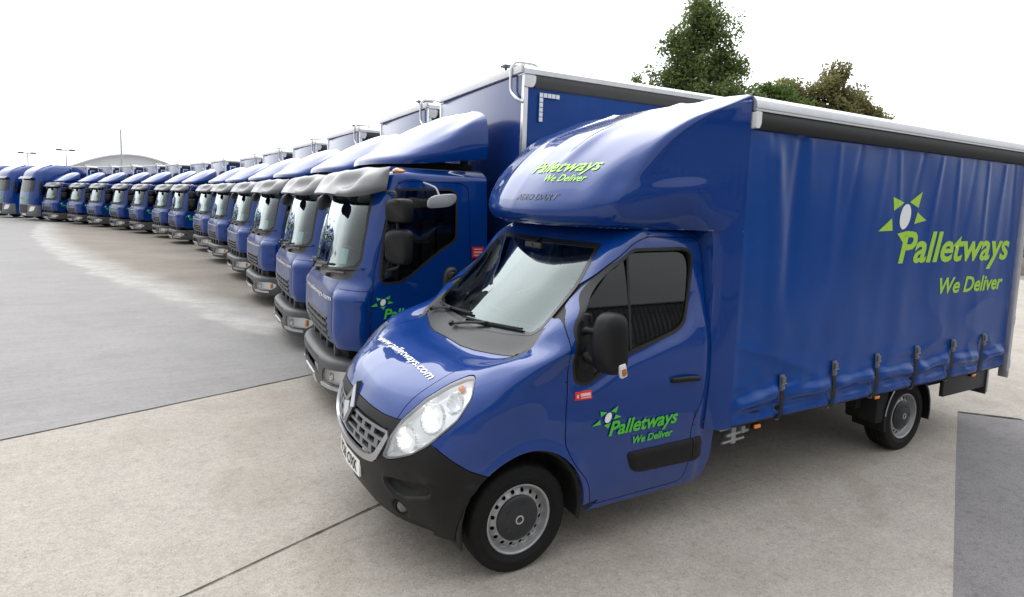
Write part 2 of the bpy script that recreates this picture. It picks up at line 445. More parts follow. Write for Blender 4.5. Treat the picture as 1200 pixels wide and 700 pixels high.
# ---------------------------------------------------------------- materials
def road_dirt(m, z0=.25, z1=1.0, amt=.55):
    # dried road film thrown up on the lowest panels
    nt = m.node_tree; N = nt.nodes; L = nt.links; p = N['Principled BSDF']; tcn = N.new('ShaderNodeTexCoord'); sx = N.new('ShaderNodeSeparateXYZ'); L.new(tcn.outputs['Object'], sx.inputs[0])
    n = N.new('ShaderNodeTexNoise'); n.inputs['Scale'].default_value = 7; n.inputs['Detail'].default_value = 8; n.inputs['Roughness'].default_value = .7; L.new(tcn.outputs['Object'], n.inputs['Vector'])
    r = N.new('ShaderNodeMapRange'); r.inputs['From Min'].default_value = z1; r.inputs['From Max'].default_value = z0; L.new(sx.outputs['Z'], r.inputs['Value'])
    k = N.new('ShaderNodeMath'); k.operation = 'MULTIPLY'; L.new(r.outputs[0], k.inputs[0]); L.new(n.outputs['Fac'], k.inputs[1])
    a = N.new('ShaderNodeMath'); a.operation = 'MULTIPLY'; a.inputs[1].default_value = amt; a.use_clamp = True; L.new(k.outputs[0], a.inputs[0])
    x = N.new('ShaderNodeMix'); x.data_type = 'RGBA'; src = p.inputs['Base Color'].links[0].from_socket if p.inputs['Base Color'].links else None
    if src: L.new(src, x.inputs[6])
    else: x.inputs[6].default_value = p.inputs['Base Color'].default_value
    x.inputs[7].default_value = (.16, .14, .12, 1); L.new(a.outputs[0], x.inputs[0]); L.new(x.outputs[2], p.inputs['Base Color'])
    return m
def M(name, col, rough=.5, metal=0.0, coat=0.0, spec=.5, cr=.03, noise_amt=0.0, noise_scale=8.0, bump=0.0, bump_scale=60.0, col2=None, rvar=0.0, trans=0, alpha=1, emis=0):
    m = bpy.data.materials.new(name); m.use_nodes = True; nt = m.node_tree; p = nt.nodes['Principled BSDF']
    p.inputs['Base Color'].default_value = (*col, 1); p.inputs['Roughness'].default_value = rough; p.inputs['Metallic'].default_value = metal
    p.inputs['Coat Weight'].default_value = coat; p.inputs['Coat Roughness'].default_value = cr; p.inputs['Coat IOR'].default_value = 1.52; p.inputs['Specular IOR Level'].default_value = spec
    p.inputs['Transmission Weight'].default_value = trans
    tcn = nt.nodes.new('ShaderNodeTexCoord')
    if noise_amt > 0 or col2 or rvar:
        n = nt.nodes.new('ShaderNodeTexNoise'); n.inputs['Scale'].default_value = noise_scale; n.inputs['Detail'].default_value = 6; n.inputs['Roughness'].default_value = .62
        nt.links.new(tcn.outputs['Object'], n.inputs['Vector'])
        r = nt.nodes.new('ShaderNodeValToRGB'); c2 = col2 or tuple(min(1, c*(1+noise_amt)) for c in col); c1 = col if col2 else tuple(c*(1-noise_amt) for c in col)
        r.color_ramp.elements[0].position = .33; r.color_ramp.elements[1].position = .68
        r.color_ramp.elements[0].color = (*c1, 1); r.color_ramp.elements[1].color = (*c2, 1)
        nt.links.new(n.outputs['Fac'], r.inputs['Fac']); nt.links.new(r.outputs[0], p.inputs['Base Color'])
        if rvar:
            mr = nt.nodes.new('ShaderNodeMapRange'); mr.inputs['To Min'].default_value = max(0, rough-rvar); mr.inputs['To Max'].default_value = rough+rvar
            nt.links.new(n.outputs['Fac'], mr.inputs['Value']); nt.links.new(mr.outputs[0], p.inputs['Roughness'])
    if bump > 0:
        n2 = nt.nodes.new('ShaderNodeTexNoise'); n2.inputs['Scale'].default_value = bump_scale; n2.inputs['Detail'].default_value = 4
        nt.links.new(tcn.outputs['Object'], n2.inputs['Vector']); b = nt.nodes.new('ShaderNodeBump'); b.inputs['Strength'].default_value = bump; b.inputs['Distance'].default_value = .01
        nt.links.new(n2.outputs['Fac'], b.inputs['Height']); nt.links.new(b.outputs[0], p.inputs['Normal'])
        if coat: nt.links.new(b.outputs[0], p.inputs['Coat Normal'])
    return m
def glass(name, tint, refl_boost=1.0, ior=1.52, rc=(1, 1, 1)):
    m = bpy.data.materials.new(name); m.use_nodes = True; nt = m.node_tree; nt.nodes.clear()
    o = nt.nodes.new('ShaderNodeOutputMaterial'); mxn = nt.nodes.new('ShaderNodeMixShader'); t = nt.nodes.new('ShaderNodeBsdfTransparent'); g = nt.nodes.new('ShaderNodeBsdfGlossy')
    t.inputs[0].default_value = (*tint, 1); g.inputs['Roughness'].default_value = .004; g.inputs[0].default_value = (*rc, 1)
    fr = nt.nodes.new('ShaderNodeFresnel'); fr.inputs['IOR'].default_value = ior
    mul = nt.nodes.new('ShaderNodeMath'); mul.operation = 'MULTIPLY'; mul.inputs[1].default_value = refl_boost; mul.use_clamp = True
    nt.links.new(fr.outputs[0], mul.inputs[0]); nt.links.new(mul.outputs[0], mxn.inputs[0]); nt.links.new(t.outputs[0], mxn.inputs[1]); nt.links.new(g.outputs[0], mxn.inputs[2]); nt.links.new(mxn.outputs[0], o.inputs[0])
    return m
BLUE = (.0012, .034, .195)
paint = M('blue_paint', BLUE, .38, coat=1.0, cr=.022, spec=.06, noise_amt=.04, noise_scale=1.5, bump=.004, bump_scale=3.0)
paint_dusty = M('blue_paint_road_dust', (.016, .048, .18), .5, coat=.6, cr=.14, spec=.10, col2=(.060, .075, .18), noise_scale=5, bump=.004, bump_scale=3)
tarp = M('blue_tarpaulin', (.0006, .047, .24), .22, coat=.0, spec=.34, noise_amt=.08, noise_scale=3, bump=.06, bump_scale=700)
plastic = M('black_bumper_plastic', (.006, .006, .0065), .46, bump=.08, bump_scale=900, noise_amt=.2, noise_scale=5, spec=.28, rvar=.05)
plastic_g = M('grey_bumper_plastic', (.075, .075, .078), .5, noise_amt=.15, noise_scale=7, bump=.05, bump_scale=500)
rubber = M('tyre_rubber', (.005, .005, .005), .75, spec=.25, noise_amt=.25, noise_scale=30, bump=.1, bump_scale=200)
seal = M('rubber_seal', (.008, .008, .009), .6)
dark = M('dark_underbody', (.005, .005, .005), .8, noise_amt=.3, noise_scale=12)
interior = M('cab_interior_fabric', (.02, .021, .023), .85, noise_amt=.25, noise_scale=25)
alloy = M('brushed_aluminium', (.62, .63, .65), .32, metal=.85, noise_amt=.06, noise_scale=9, rvar=.08)
white_metal = M('white_roof_cap', (.72, .72, .72), .4, noise_amt=.05, noise_scale=5)
steel = M('silver_wheel_steel', (.36, .36, .37), .38, metal=.55, noise_amt=.12, noise_scale=18, rvar=.08)
chrome = M('bright_chrome', (.42, .43, .45), .22, metal=1.0)
grille_m = M('satin_silver_grille', (.22, .23, .25), .3, metal=.6)
visor_m = M('smoked_grey_visor', (.095, .095, .10), .35, noise_amt=.08, noise_scale=10, coat=.3)
lime = M('lime_green_vinyl', (.36, .62, .03), .45)
green_pod = M('pale_green_vinyl', (.42, .78, .10), .4)
green = M('green_vinyl', (.08, .50, .03), .45)
whitev = M('white_vinyl', (.80, .80, .80), .45)
redv = M('red_vinyl', (.65, .015, .02), .45)
grey_let = M('grey_raised_letters', (.07, .08, .13), .4)
amber = M('amber_lens', (.85, .22, .01), .15, coat=1.0)
amber_dark = M('unlit_amber_lens', (.35, .12, .015), .15, coat=1)
white_lens = M('clear_white_lens', (.7, .7, .7), .1, coat=1)
reflector = M('reflector_silver', (.90, .91, .92), .30, metal=.6, bump=.04, bump_scale=20)
fog_lens = M('fog_lens_grey', (.10, .10, .11), .12, coat=1)
refl_tape = M('silver_reflective_tape', (.75, .76, .78), .35, noise_amt=.1, noise_scale=20)
road_dirt(paint, .25, .85, .30); road_dirt(plastic, .15, .6, .08); road_dirt(rubber, .0, .3, .08)
plate_m = M('number_plate_white', (.78, .78, .76), .3)
ws_glass = glass('windscreen_glass', (.68, .80, .78), 1.75, rc=(.86, .97, .96)); lorry_glass = glass('lorry_screen_glass', (.66, .78, .75), 1.8, rc=(.88, .98, .97))
side_glass = glass('side_window_glass', (.20, .23, .22), 1.2)
lamp_glass = glass('headlamp_cover', (.97, .98, .98), .9)
lit_bulb = bpy.data.materials.new('lit_headlamp_bulb'); lit_bulb.use_nodes = True
lit_bulb.node_tree.nodes['Principled BSDF'].inputs['Emission Color'].default_value = (1, .97, .90, 1); lit_bulb.node_tree.nodes['Principled BSDF'].inputs['Emission Strength'].default_value = 2.6
mirror_m = M('mirror_glass', (.8, .82, .84), .03, metal=1.0)
# ---------------------------------------------------------------- wheels
def make_wheel(parent, c, r, w, rim_r, side=1, name='wheel', holes=16, truck=False, rear=False):
    """wheel centred at c; side = +1 outer face towards +y. part wheel (tyre mesh) > rim, hub_cap"""
    cx, cy, cz = c; ax = (0, side, 0)
    bm = new(); h = w/2
    prof = [(rim_r-.005, -h*.8), (rim_r+.02, -h*.95), (r*.86, -h), (r*.955, -h*.94), (r*.985, -h*.83), (r*.998, -h*.6), (r, -h*.42), (r*.975, -h*.41), (r*.975, -h*.36), (r, -h*.35), (r, -h*.06), (r*.975, -h*.05), (r*.975, h*.05), (r, h*.06), (r, h*.35), (r*.975, h*.36), (r*.975, h*.41), (r, h*.42), (r*.998, h*.6), (r*.985, h*.83), (r*.955, h*.94), (r*.90, h*.985), (r*.86, h), (r*.80, h*1.0), (r*.79, h*1.015), (r*.76, h*1.015), (r*.75, h*.99), (rim_r+.02, h*.95), (rim_r-.005, h*.8)]
    lathe(bm, prof, c, ax, 72)
    for v in bm.verts:                       # tread and shoulder blocks
        d = v.co-Vector(c); rr = math.hypot(d.x, d.z)
        if rr > r*.97:
            a = math.atan2(d.z, d.x)
            if int((a+7)*72/(2*math.pi)+.5) % 2 == 0: v.co.x -= d.x*.010; v.co.z -= d.z*.010
    wo_ = build(bm, name, rubber, parent, ang=50)
    bm = new(); R = rim_r
    lathe(bm, [(R, h*.78), (R*1.035, h*.88), (R*1.04, h*.93), (R*1.01, h*.95), (R*.97, h*.90), (R*.955, h*.80), (R*.93, h*.55), (R*.90, h*.45)], c, ax, 48)
    # disc with round vent holes
    x, y, d = basis(ax); C = Vector(c); r1, r2 = R*.90, R*(.62 if truck else .67); o1, o2 = h*.45, h*.66
    if truck: o1, o2 = (h*.5, -h*.2) if rear else (h*.3, h*.75)
    n = holes; sub = 4; hole_r = (r1-r2)*(.26 if truck else .27); rm = r2+(r1-r2)*.55
    def P(rad, ang, off=None):
        t = (rad-r2)/(r1-r2); o = o2+(o1-o2)*t*t if off is None else off
        return C+d*o+(x*math.cos(ang)+y*math.sin(ang))*rad
    for i in range(n):
        a0 = 2*math.pi*i/n; da = 2*math.pi/n; am = a0+da/2
        outer = [P(r2, a0+da*k/sub) for k in range(sub+1)]+[P(r1, a0+da*(sub-k)/sub) for k in range(sub+1)]
        hole = [(rm+hole_r*math.sin(th), am+hole_r*math.cos(th)/rm) for th in [2*math.pi*k/10+math.pi for k in range(10)]]
        ov = [bm.verts.new(p) for p in outer]; hv = [bm.verts.new(P(a, b)) for a, b in hole]
        A = ov; B = hv
        # bridge: nearest matching
        m = len(A); k2 = len(B); i0 = 0; j0 = 0
        angA = lambda v: math.atan2((v.co-P(rm, am)).dot(x*math.cos(am)+y*math.sin(am)), (v.co-P(rm, am)).dot(-x*math.sin(am)+y*math.cos(am)))
        A = sorted(A, key=angA); B = sorted(B, key=angA); ia = ib = 0
        while ia < m or ib < k2:
            ta = angA(A[ia]) if ia < m else 99; tb = angA(B[ib]) if ib < k2 else 99
            a, b = A[ia % m], B[ib % k2]
            if ta <= tb:
                f = (a, A[(ia+1) % m], b); ia += 1
            else:
                f = (a, B[(ib+1) % k2], b); ib += 1
            try: bm.faces.new(f)
            except ValueError: pass
    lathe(bm, [(r2, o2), (r2*.93, o2+.006), (r2*.5, o2+.008), (.001, o2+.008)], c, ax, 32)
    bmesh.ops.remove_doubles(bm, verts=bm.verts, dist=.0006); bmesh.ops.recalc_face_normals(bm, faces=bm.faces[:])
    rim = build(bm, 'rim', steel, wo_, ang=40)
    bm = new(); lathe(bm, [(R*.88, h*.32), (.02, h*.30)], c, ax, 24); build(bm, 'brake_disc', dark, wo_)
    bm = new()
    if truck:
        lathe(bm, [(R*.36, o2), (R*.36, o2+.05), (R*.30, o2+.075), (.001, o2+.08)], c, ax, 24)
        for k in range(10):
            a = 2*math.pi*k/10; p = C+d*(o2+.012)+(x*math.cos(a)+y*math.sin(a))*R*.50
            lathe(bm, [(.014, -.01), (.014, .018), (.001, .022)], p, ax, 6)
        build(bm, 'hub', plastic_g, wo_)
    else:
        q = o2+.004
        lathe(bm, [(r2*1.02, q-.01), (r2*1.0, q+.008), (r2*.92, q+.016), (r2*.55, q+.026), (r2*.2, q+.03), (.001, q+.03)], c, ax, 40)
        for k in range(5):
            a = 2*math.pi*k/5; p = C+d*(q+.018)+(x*math.cos(a)+y*math.sin(a))*r2*.62
            lathe(bm, [(.016, -.01), (.015, .008), (.001, .006)], p, ax, 10)
        hc = build(bm, 'hub_cap', M('hub_cap_black', (.018, .018, .02), .35) if 'hub_cap_black' not in bpy.data.materials else bpy.data.materials['hub_cap_black'], wo_)
        bm = new(); s = r2*.16
        lathe(bm, [(s*1.25, .028+q-.002), (s*1.25, q+.033), (s*.9, q+.034), (s*.85, q+.031)], c, ax, 20)
        build(bm, 'centre_badge', alloy, hc)
    return wo_

# ---------------------------------------------------------------- logos and lettering (2D, u to the right as read, v up)
SUN_PX = [[(-3.554, 2.452), (-3.741, 2.407), (-3.584, 2.332)], [(-4.024, 2.512), (-3.834, 2.415), (-3.978, 2.367)], [(-4.138, 2.257), (-3.971, 2.328), (-3.932, 2.223)], [(-3.861, 2.162), (-3.674, 2.135), (-3.798, 2.04)], [(-3.564, 2.269), (-3.37, 2.154), (-3.591, 2.161)]]
def sun_polys(w):
    k = w/.768; tri = [[(-(x+3.37)*k, (z-2.04)*k) for x, z in t] for t in SUN_PX]
    c = (.407*k, .245*k); el = [(c[0]+.088*k*math.cos(a)+.02*k*math.sin(a), c[1]+.112*k*math.sin(a)) for a in [2*math.pi*i/24 for i in range(24)]]
    ring = [(c[0]+.15*k*math.cos(a)+.02*k*math.sin(a), c[1]+.17*k*math.sin(a)) for a in [2*math.pi*i/28 for i in range(28)]]
    return tri, el, ring
def decal_set(parent, fn, scale=1.0, mat_=lime, sun_w=.768, sun_at=(0, 0), word_at=(.47, -.16), word_w=2.0, word_h=.30, tag_at=(1.16, -.48), tag_w=1.2, tag_h=.16, step=.05, full=10):
    tri, el, ring = sun_polys(sun_w)
    sh = lambda P: [[(a+sun_at[0], b+sun_at[1]) for a, b in p] for p in P]
    o = build(mapto(tess(poly_bm(sh(tri)), step), lambda u, v: fn(u, v, .003)), 'sun_logo', mat_, parent, smooth=False)
    build(mapto(tess(poly_bm(sh([el])), step), lambda u, v: fn(u, v, .004)), 'sun_disc', whitev, o, smooth=False)
    t = fit_width(text_bm('Palletways', word_h, .20, .024), word_w)
    for v in t.verts: v.co.x += word_at[0]; v.co.y += word_at[1]
    build(mapto(tess(t, step), lambda u, v: fn(u, v, .003)), 'lettering', mat_, parent, smooth=False)
    t = fit_width(text_bm('We Deliver', tag_h, .20, .026), tag_w)
    for v in t.verts: v.co.x += tag_at[0]; v.co.y += tag_at[1]
    build(mapto(tess(t, step), lambda u, v: fn(u, v, .003)), 'lettering', mat_, parent, smooth=False)

# ---------------------------------------------------------------- the van
van = empty('curtain_sided_van', (0, 0, 0), label='small blue curtain-sided van with rounded fibreglass nose over its cab, nearest of all the vehicles', cat='van')
ARC = (-.01, .37); ARR = .435
D_DOOR = rpoly([(-.277, 1.55), (-.268, 1.2), (-.268, 1.0), (-.28, .80), (-.35, .66), (-.47, .52), (-.50, .42), (-.505, .335), (-1.325, .335), (-1.375, .47), (-1.365, .75), (-1.44, .96), (-1.472, 1.25), (-1.49, 1.63), (-1.497, 2.0), (-1.47, 2.085), (-1.0, 2.09), (-.86, 2.05), (-.66, 1.90)], .05, 3)
D_WIN = rpoly([(-.85, 2.005), (-1.33, 2.01), (-1.40, 1.98), (-1.39, 1.88), (-1.30, 1.58), (-1.27, 1.50), (-1.19, 1.45), (-.728, 1.325), (-.42, 1.17), (-.33, 1.19), (-.315, 1.30), (-.325, 1.53), (-.47, 1.70), (-.66, 1.885)], .035, 3)
win_f = sdf(D_WIN)
G0 = van_grid()
body = grid_bm(G0, .024)
side = lambda c: c.y > .70 and c.x < .75
def smooth01(t): t = max(0, min(1, t)); return t*t*(3-2*t)
def press(x, z):
    d = win_f(x, z); wz = 1-smooth01((z-1.48)/.22); wx = smooth01((-.22-x)/.2)*smooth01((x+1.5)/.06)
    return .022*smooth01((d-.012)/.075)*wz*wx if x < .2 else 0.0
for v in body.verts:                # pressed shapes of the side: shoulder under the window, wheel arch lip
    c = v.co
    if c.y > .8 and c.x < .2:
        c.y += press(c.x, c.z)
    r = math.hypot(c.x-ARC[0], c.z-ARC[1])
    if c.y > .85: c.y += .016*smooth01(1-(r-ARR)/.07)
    if c.y > .85 and -1.6 < c.x < -.3: c.y -= .012*math.exp(-((c.z-.80)/.05)**2)*0
body.normal_update()
# rear lower corner of the cab and the wheel arch opening
rear_poly = [(-1.66, .80), (-1.628, .69), (-1.612, .46), (-1.56, .33), (-1.50, .285), (-1.42, .275), (-1.42, .1), (-1.9, .1), (-1.9, .8)]
p_, b_ = cut(body, rear_poly, lambda c: (c.x, c.z), side, seam=0); p_.free()
arch_poly = [(ARC[0]+ARR*math.cos(a), ARC[1]+ARR*math.sin(a)) for a in [2*math.pi*i/64 for i in range(64)]]
p_, b_ = cut(body, arch_poly, lambda c: (c.x, c.z), side, seam=0); p_.free()
# a straight sill behind and in front of the arch
p_, b_ = cut(body, [(-.60, .36), (.50, .36), (.50, .1), (-.47, .1), (-.47, .285)], lambda c: (c.x, c.z), lambda c: side(c) and c.x < .40, seam=0); p_.free()
hz = lambda c: (c.y-c.x, c.z)
front = lambda c: c.x > .05 and c.z < 1.5
HEAD = rpoly([(-.175, .735), (-.12, .862), (-.02, .972), (.17, 1.105), (.36, 1.197), (.52, 1.252), (.595, 1.262), (.625, 1.165), (.535, 1.04), (.30, .878), (.14, .80), (-.02, .752), (-.12, .728)], .03, 3)
BUMP = [(-1.2, .965), (-.55, .972), (-.24, .962), (-.06, .966), (-.02, .972), (.0, .93), (.14, .80), (.30, .878), (.335, .888), (.45, .842), (.56, .790), (.66, .74), (.80, .70), (1.0, .60), (1.0, .1), (-1.2, .1)]
GRIL = rpoly([(-1.2, .912), (-.338, .907), (-.15, .892), (-.165, .82), (-.20, .75), (-.27, .675), (-.36, .655), (-.50, .650), (-.80, .66), (-1.2, .66)], .02, 3)
headc, b1 = cut(body, HEAD, hz, front, seam=.003); refine(headc, 2)
bump, b2 = cut(body, BUMP, hz, lambda c: front(c) and c.x > -.1 and c.z < 1.02, seam=.003)
grill, b3 = cut(bump, GRIL, hz, front, seam=.0)
HOOD = rpoly([(1.0, -.2), (1.0, .60), (.66, .605), (.52, .628), (.40, .65), (.28, .672), (.14, .70), (.0, .74), (-.055, .79), (-.03, .76), (.03, .57), (.075, .4), (.10, .25), (.11, -.2)], .004, 1)
hood, b4 = cut(body, HOOD, lambda c: (c.x, c.y), lambda c: c.z > .9 and c.z < 1.5 and c.y < .85, seam=.003)
WS = rpoly([(0-.3, 1.396), (.3, 1.402), (.55, 1.415), (.76, 1.443), (.80, 1.49), (.775, 1.75), (.735, 2.0), (.70, 2.035), (.5, 2.032), (-.3, 2.03)], .02, 3)
wsf = lambda c: c.y < .90 and c.x < .1 and c.x > -.86 and c.z > 1.37
wsp, b5 = cut(body, WS, lambda c: (c.y, c.z), wsf, seam=.0)
WSI = rpoly([(0-.3, 1.418), (.3, 1.426), (.577, 1.439), (.745, 1.462), (.775, 1.50), (.745, 1.75), (.705, 1.98), (.68, 2.0), (.5, 2.0), (-.3, 1.997)], .02, 3)
wsg, b6 = cut(wsp, WSI, lambda c: (c.y, c.z), wsf, seam=0)
COWL = [(.2, -.2), (.2, .3), (.2, .6), (.0, .79), (-.05, .845), (-.10, .865), (-.16, .85), (-.26, .81), (-.26, -.2)]
cowl, b7 = cut(body, COWL, lambda c: (c.x, c.y), lambda c: 1.26 < c.z < 1.5 and c.x < .12 and c.y < .93, seam=0)
TRIM = rpoly([(-.775, .655), (-1.49, .655), (-1.50, .475), (-1.36, .478), (-.90, .492), (-.83, .52)], .03, 4)
trim, _ = cut(body, TRIM, lambda c: (c.x, c.z), side, seam=0, keep=True)
door, b8 = cut(body, D_DOOR, lambda c: (c.x, c.z), side, seam=.0035)
wind, b9 = cut(door, D_WIN, lambda c: (c.x, c.z), side, seam=.011)
seams = [b for b in (b1, b2, b4, b8) if b]
sm = new()
for b in seams: join(sm, offset(b, -.012))
mirror(sm)
# fender / roof / pillar shell
shell = mirror(body); build(thicken(shell, .02), 'body_shell', [paint], van)
build(sm, 'panel_gap', seal, van)
build(thicken(mirror(hood), .015), 'bonnet', paint, van)
# engine bay / inner floor so nothing shows through
bm = new(); box(bm, (.18, 0, .66), (.8, 1.05, .55), .05); build(bm, 'engine_block', dark, van)
cowl_o = build(thicken(mirror(cowl), .02), 'scuttle_panel', M('scuttle_plastic', (.035, .035, .037), .42, bump=.05, bump_scale=400), van)
bm = mirror(offset(wsp, .002)); ws_seal = build(thicken(bm, .012), 'windscreen_seal', M('screen_edge_black', (.012, .012, .013), .25), van)
wsm = mirror(wsg)
build(wsm, 'windscreen', ws_glass, van)
# bumper: pocket, lower lip
PK = rpoly([(-.165, .60), (-.06, .625), (.32, .655), (.34, .60), (.30, .565), (.05, .50), (-.06, .505), (-.15, .55)], .03, 3)
pkf = sdf(PK); FOG = (-.03, .40)
refine(bump, 1); nn = {v: v.normal.copy() for v in bump.verts}
for v in bump.verts:
    h, z = hz(v.co); d = pkf(h, z); o = -.05*smooth01((.0-d)/.03)
    o += .006*smooth01(1-abs(d-.02)/.02)
    fr = math.hypot((h-FOG[0])*.8, z-FOG[1]); o -= .025*smooth01((.075-fr)/.02)
    if h < -.30: o += .012*smooth01((.60-z)/.02)*smooth01((z-.40)/.03)*0
    o -= .018*smooth01((.36-z)/.03)*(1 if h < .3 else 0)
    o += .010*math.exp(-((z-.70+.10*max(0, h))/.03)**2)*smooth01((h+.1)/.2)
    v.co += nn[v]*o
PK2 = rpoly([(-.14, .59), (-.04, .61), (.30, .64), (.31, .60), (.29, .575), (.05, .515), (-.05, .52), (-.13, .56)], .025, 3)
pk, _ = cut(bump, PK2, hz, front, seam=0)
bumper = build(thicken(mirror(bump), .02), 'bumper', plastic, van)
offset(pk, -.01); each([pk.copy(), mirror(pk, both=False)], 'air_pocket', M('deep_black_pocket', (.006, .006, .006), .7), bumper); pk.free()
# grille
gback = offset(grill, -.045)
bm = new(); join(bm, gback); mirror(bm)
gr = build(bm, 'grille', M('grille_void', (.01, .01, .011), .6), van)
VB = BVHTree.FromPolygons(*(lambda D: ([Vector(p) for r in D for p in r], [(i*len(D[0])+j, i*len(D[0])+j+1, (i+1)*len(D[0])+j+1, (i+1)*len(D[0])+j) for i in range(len(D)-1) for j in range(len(D[0])-1)]))(surf_grid(G0, .04)))
def van_front(y, z, o=0.0):
    """point on the nose at lateral y, height z, pushed out by o"""
    h = VB.ray_cast(Vector((3, abs(y), z)), Vector((-1, 0, 0)))
    if h[0] is None: return Vector((.5, y, z))
    n = h[1] if h[1].x > 0 else -h[1]
    p = h[0]+n*o; return Vector((p.x, math.copysign(p.y, y) if y else 0.0, p.z))
def strip(bm, pts_lo, pts_hi, t, n0=.0):
    """ribbon between two rows of (y,z) on the nose, raised t"""
    A = [[van_front(y, z, n0) for y, z in r] for r in (pts_lo, pts_hi)]; B = [[van_front(y, z, n0+t) for y, z in r] for r in (pts_lo, pts_hi)]
    rings = [[A[0][i], B[0][i], B[1][i], A[1][i]] for i in range(len(pts_lo))]
    quads(bm, rings, closed=True, cap=True)
bm = new()
ys = lambda a, b, n: [a+(b-a)*i/n for i in range(n+1)]
for z, w in ((.712, .44), (.768, .50), (.824, .545), (.878, .565)):
    Y = ys(-w, w, 36); strip(bm, [(y, z-.010) for y in Y], [(y, z+.008) for y in Y], .024, -.03)
for k, (za, zb, w) in enumerate(((.712, .768, .44), (.768, .824, .50), (.824, .878, .54))):
    for i in range(-6, 7):
        y = (i+(.5 if k % 2 else 0))*.135
        if abs(y) < w-.02 and abs(y) > .10:
            Y = [y-.022, y, y+.022]; strip(bm, [(q, za) for q in Y], [(q, zb) for q in Y], .018, -.03)
bmesh.ops.recalc_face_normals(bm, faces=bm.faces[:])
build(bm, 'grille_bar', grille_m, gr, ang=30)
bm = new()
Y = ys(-.60, .60, 48)
def chz(y):
    a = abs(y); T = [(0, .652), (.2, .655), (.36, .662), (.47, .685), (.53, .725), (.575, .80), (.60, .87)]
    for (p, q), (r, s) in zip(T, T[1:]):
        if a <= r: return q+(s-q)*(a-p)/(r-p)
    return T[-1][1]
strip(bm, [(y, chz(y)-.020) for y in Y], [(y*.965, chz(y)+.020) for y in Y], .022, -.01)
bmesh.ops.recalc_face_normals(bm, faces=bm.faces[:])
build(bm, 'grille_surround', M('surround_satin', (.42, .43, .45), .28, metal=.8), gr)
# diamond badge
bm = new(); dz0, dz1, dw = .765, 1.02, .088
def dia(k, o): return [van_front(0, .9, 0)+Vector((o-.02*(q-.5), y*k, 0))+Vector((0, 0, (zz-.895)*k+.0)) for y, zz, q in ((0, dz1+.0, 1), (dw, .893, .5), (0, dz0, 0), (-dw, .893, .5))]
base = van_front(0, .9)
def dm(k, x): return [Vector((base.x+x-(q*.03), y*k, .893+(zz-.893)*k)) for y, zz, q in ((0, dz1, 1.6), (dw, .893, .2), (0, dz0, -.6), (-dw, .893, .2))]
quads(bm, [dm(1.0, .0), dm(1.02, .018), dm(.84, .034), dm(.62, .022), dm(.55, .0)], cap=False)
bmesh.ops.recalc_face_normals(bm, faces=bm.faces[:]); build(bm, 'badge', chrome, van, ang=20)
bm = new(); quads(bm, [dm(1.16, -.03), dm(1.14, .008), dm(.5, .006)], cap=True); bmesh.ops.recalc_face_normals(bm, faces=bm.faces[:]); build(bm, 'badge_backing', plastic, van)
# number plate
def plate_pt(y, z, o): return Vector((max(van_front(q, .53).x+.0*q for q in (y,))+o, y, z))
bm = new(); Y = ys(-.26, .26, 12); quads(bm, [[plate_pt(y, .475, .0), plate_pt(y, .475, .012), plate_pt(y, .587, .010), plate_pt(y, .587, .0)] for y in Y]); bmesh.ops.recalc_face_normals(bm, faces=bm.faces[:])
npl = build(bm, 'number_plate', plate_m, van)
t = fit_width(text_bm('YC65 OXK', .075, 0, .02), .43)
mapto(tess(t, .05), lambda u, v: plate_pt(u-.215, .493+v, .0135)); build(t, 'plate_lettering', seal, npl, smooth=False)
# fog lamps, headlamps
for s in (1, -1):
    n = Vector((.75, .66*s, 0)).normalized(); Bx = BVHTree.FromPolygons(*(lambda D: ([Vector(p) for r in D for p in r], [(i*len(D[0])+j, i*len(D[0])+j+1, (i+1)*len(D[0])+j+1, (i+1)*len(D[0])+j) for i in range(len(D)-1) for j in range(len(D[0])-1)]))(surf_grid(G0, .04))) if s == 1 else Bx
    # fog position where y-x=-.03, z=.40
    hh = Bx.ray_cast(Vector((1.5, 1.47, .40)), Vector((-1, -1, 0)).normalized())
    p = hh[0] or Vector((.66, .63, .4)); p = Vector((p.x, p.y*s, p.z))-n*.03
    bm = new(); lathe(bm, [(.05, -.01), (.05, .012), (.042, .014), (.038, .004)], p, n, 20); fb = build(bm, 'fog_lamp', plastic, van)
    bm = new(); lathe(bm, [(.039, .004), (.03, .010), (.001, .012)], p, n, 20); build(bm, 'lens', fog_lens, fb)
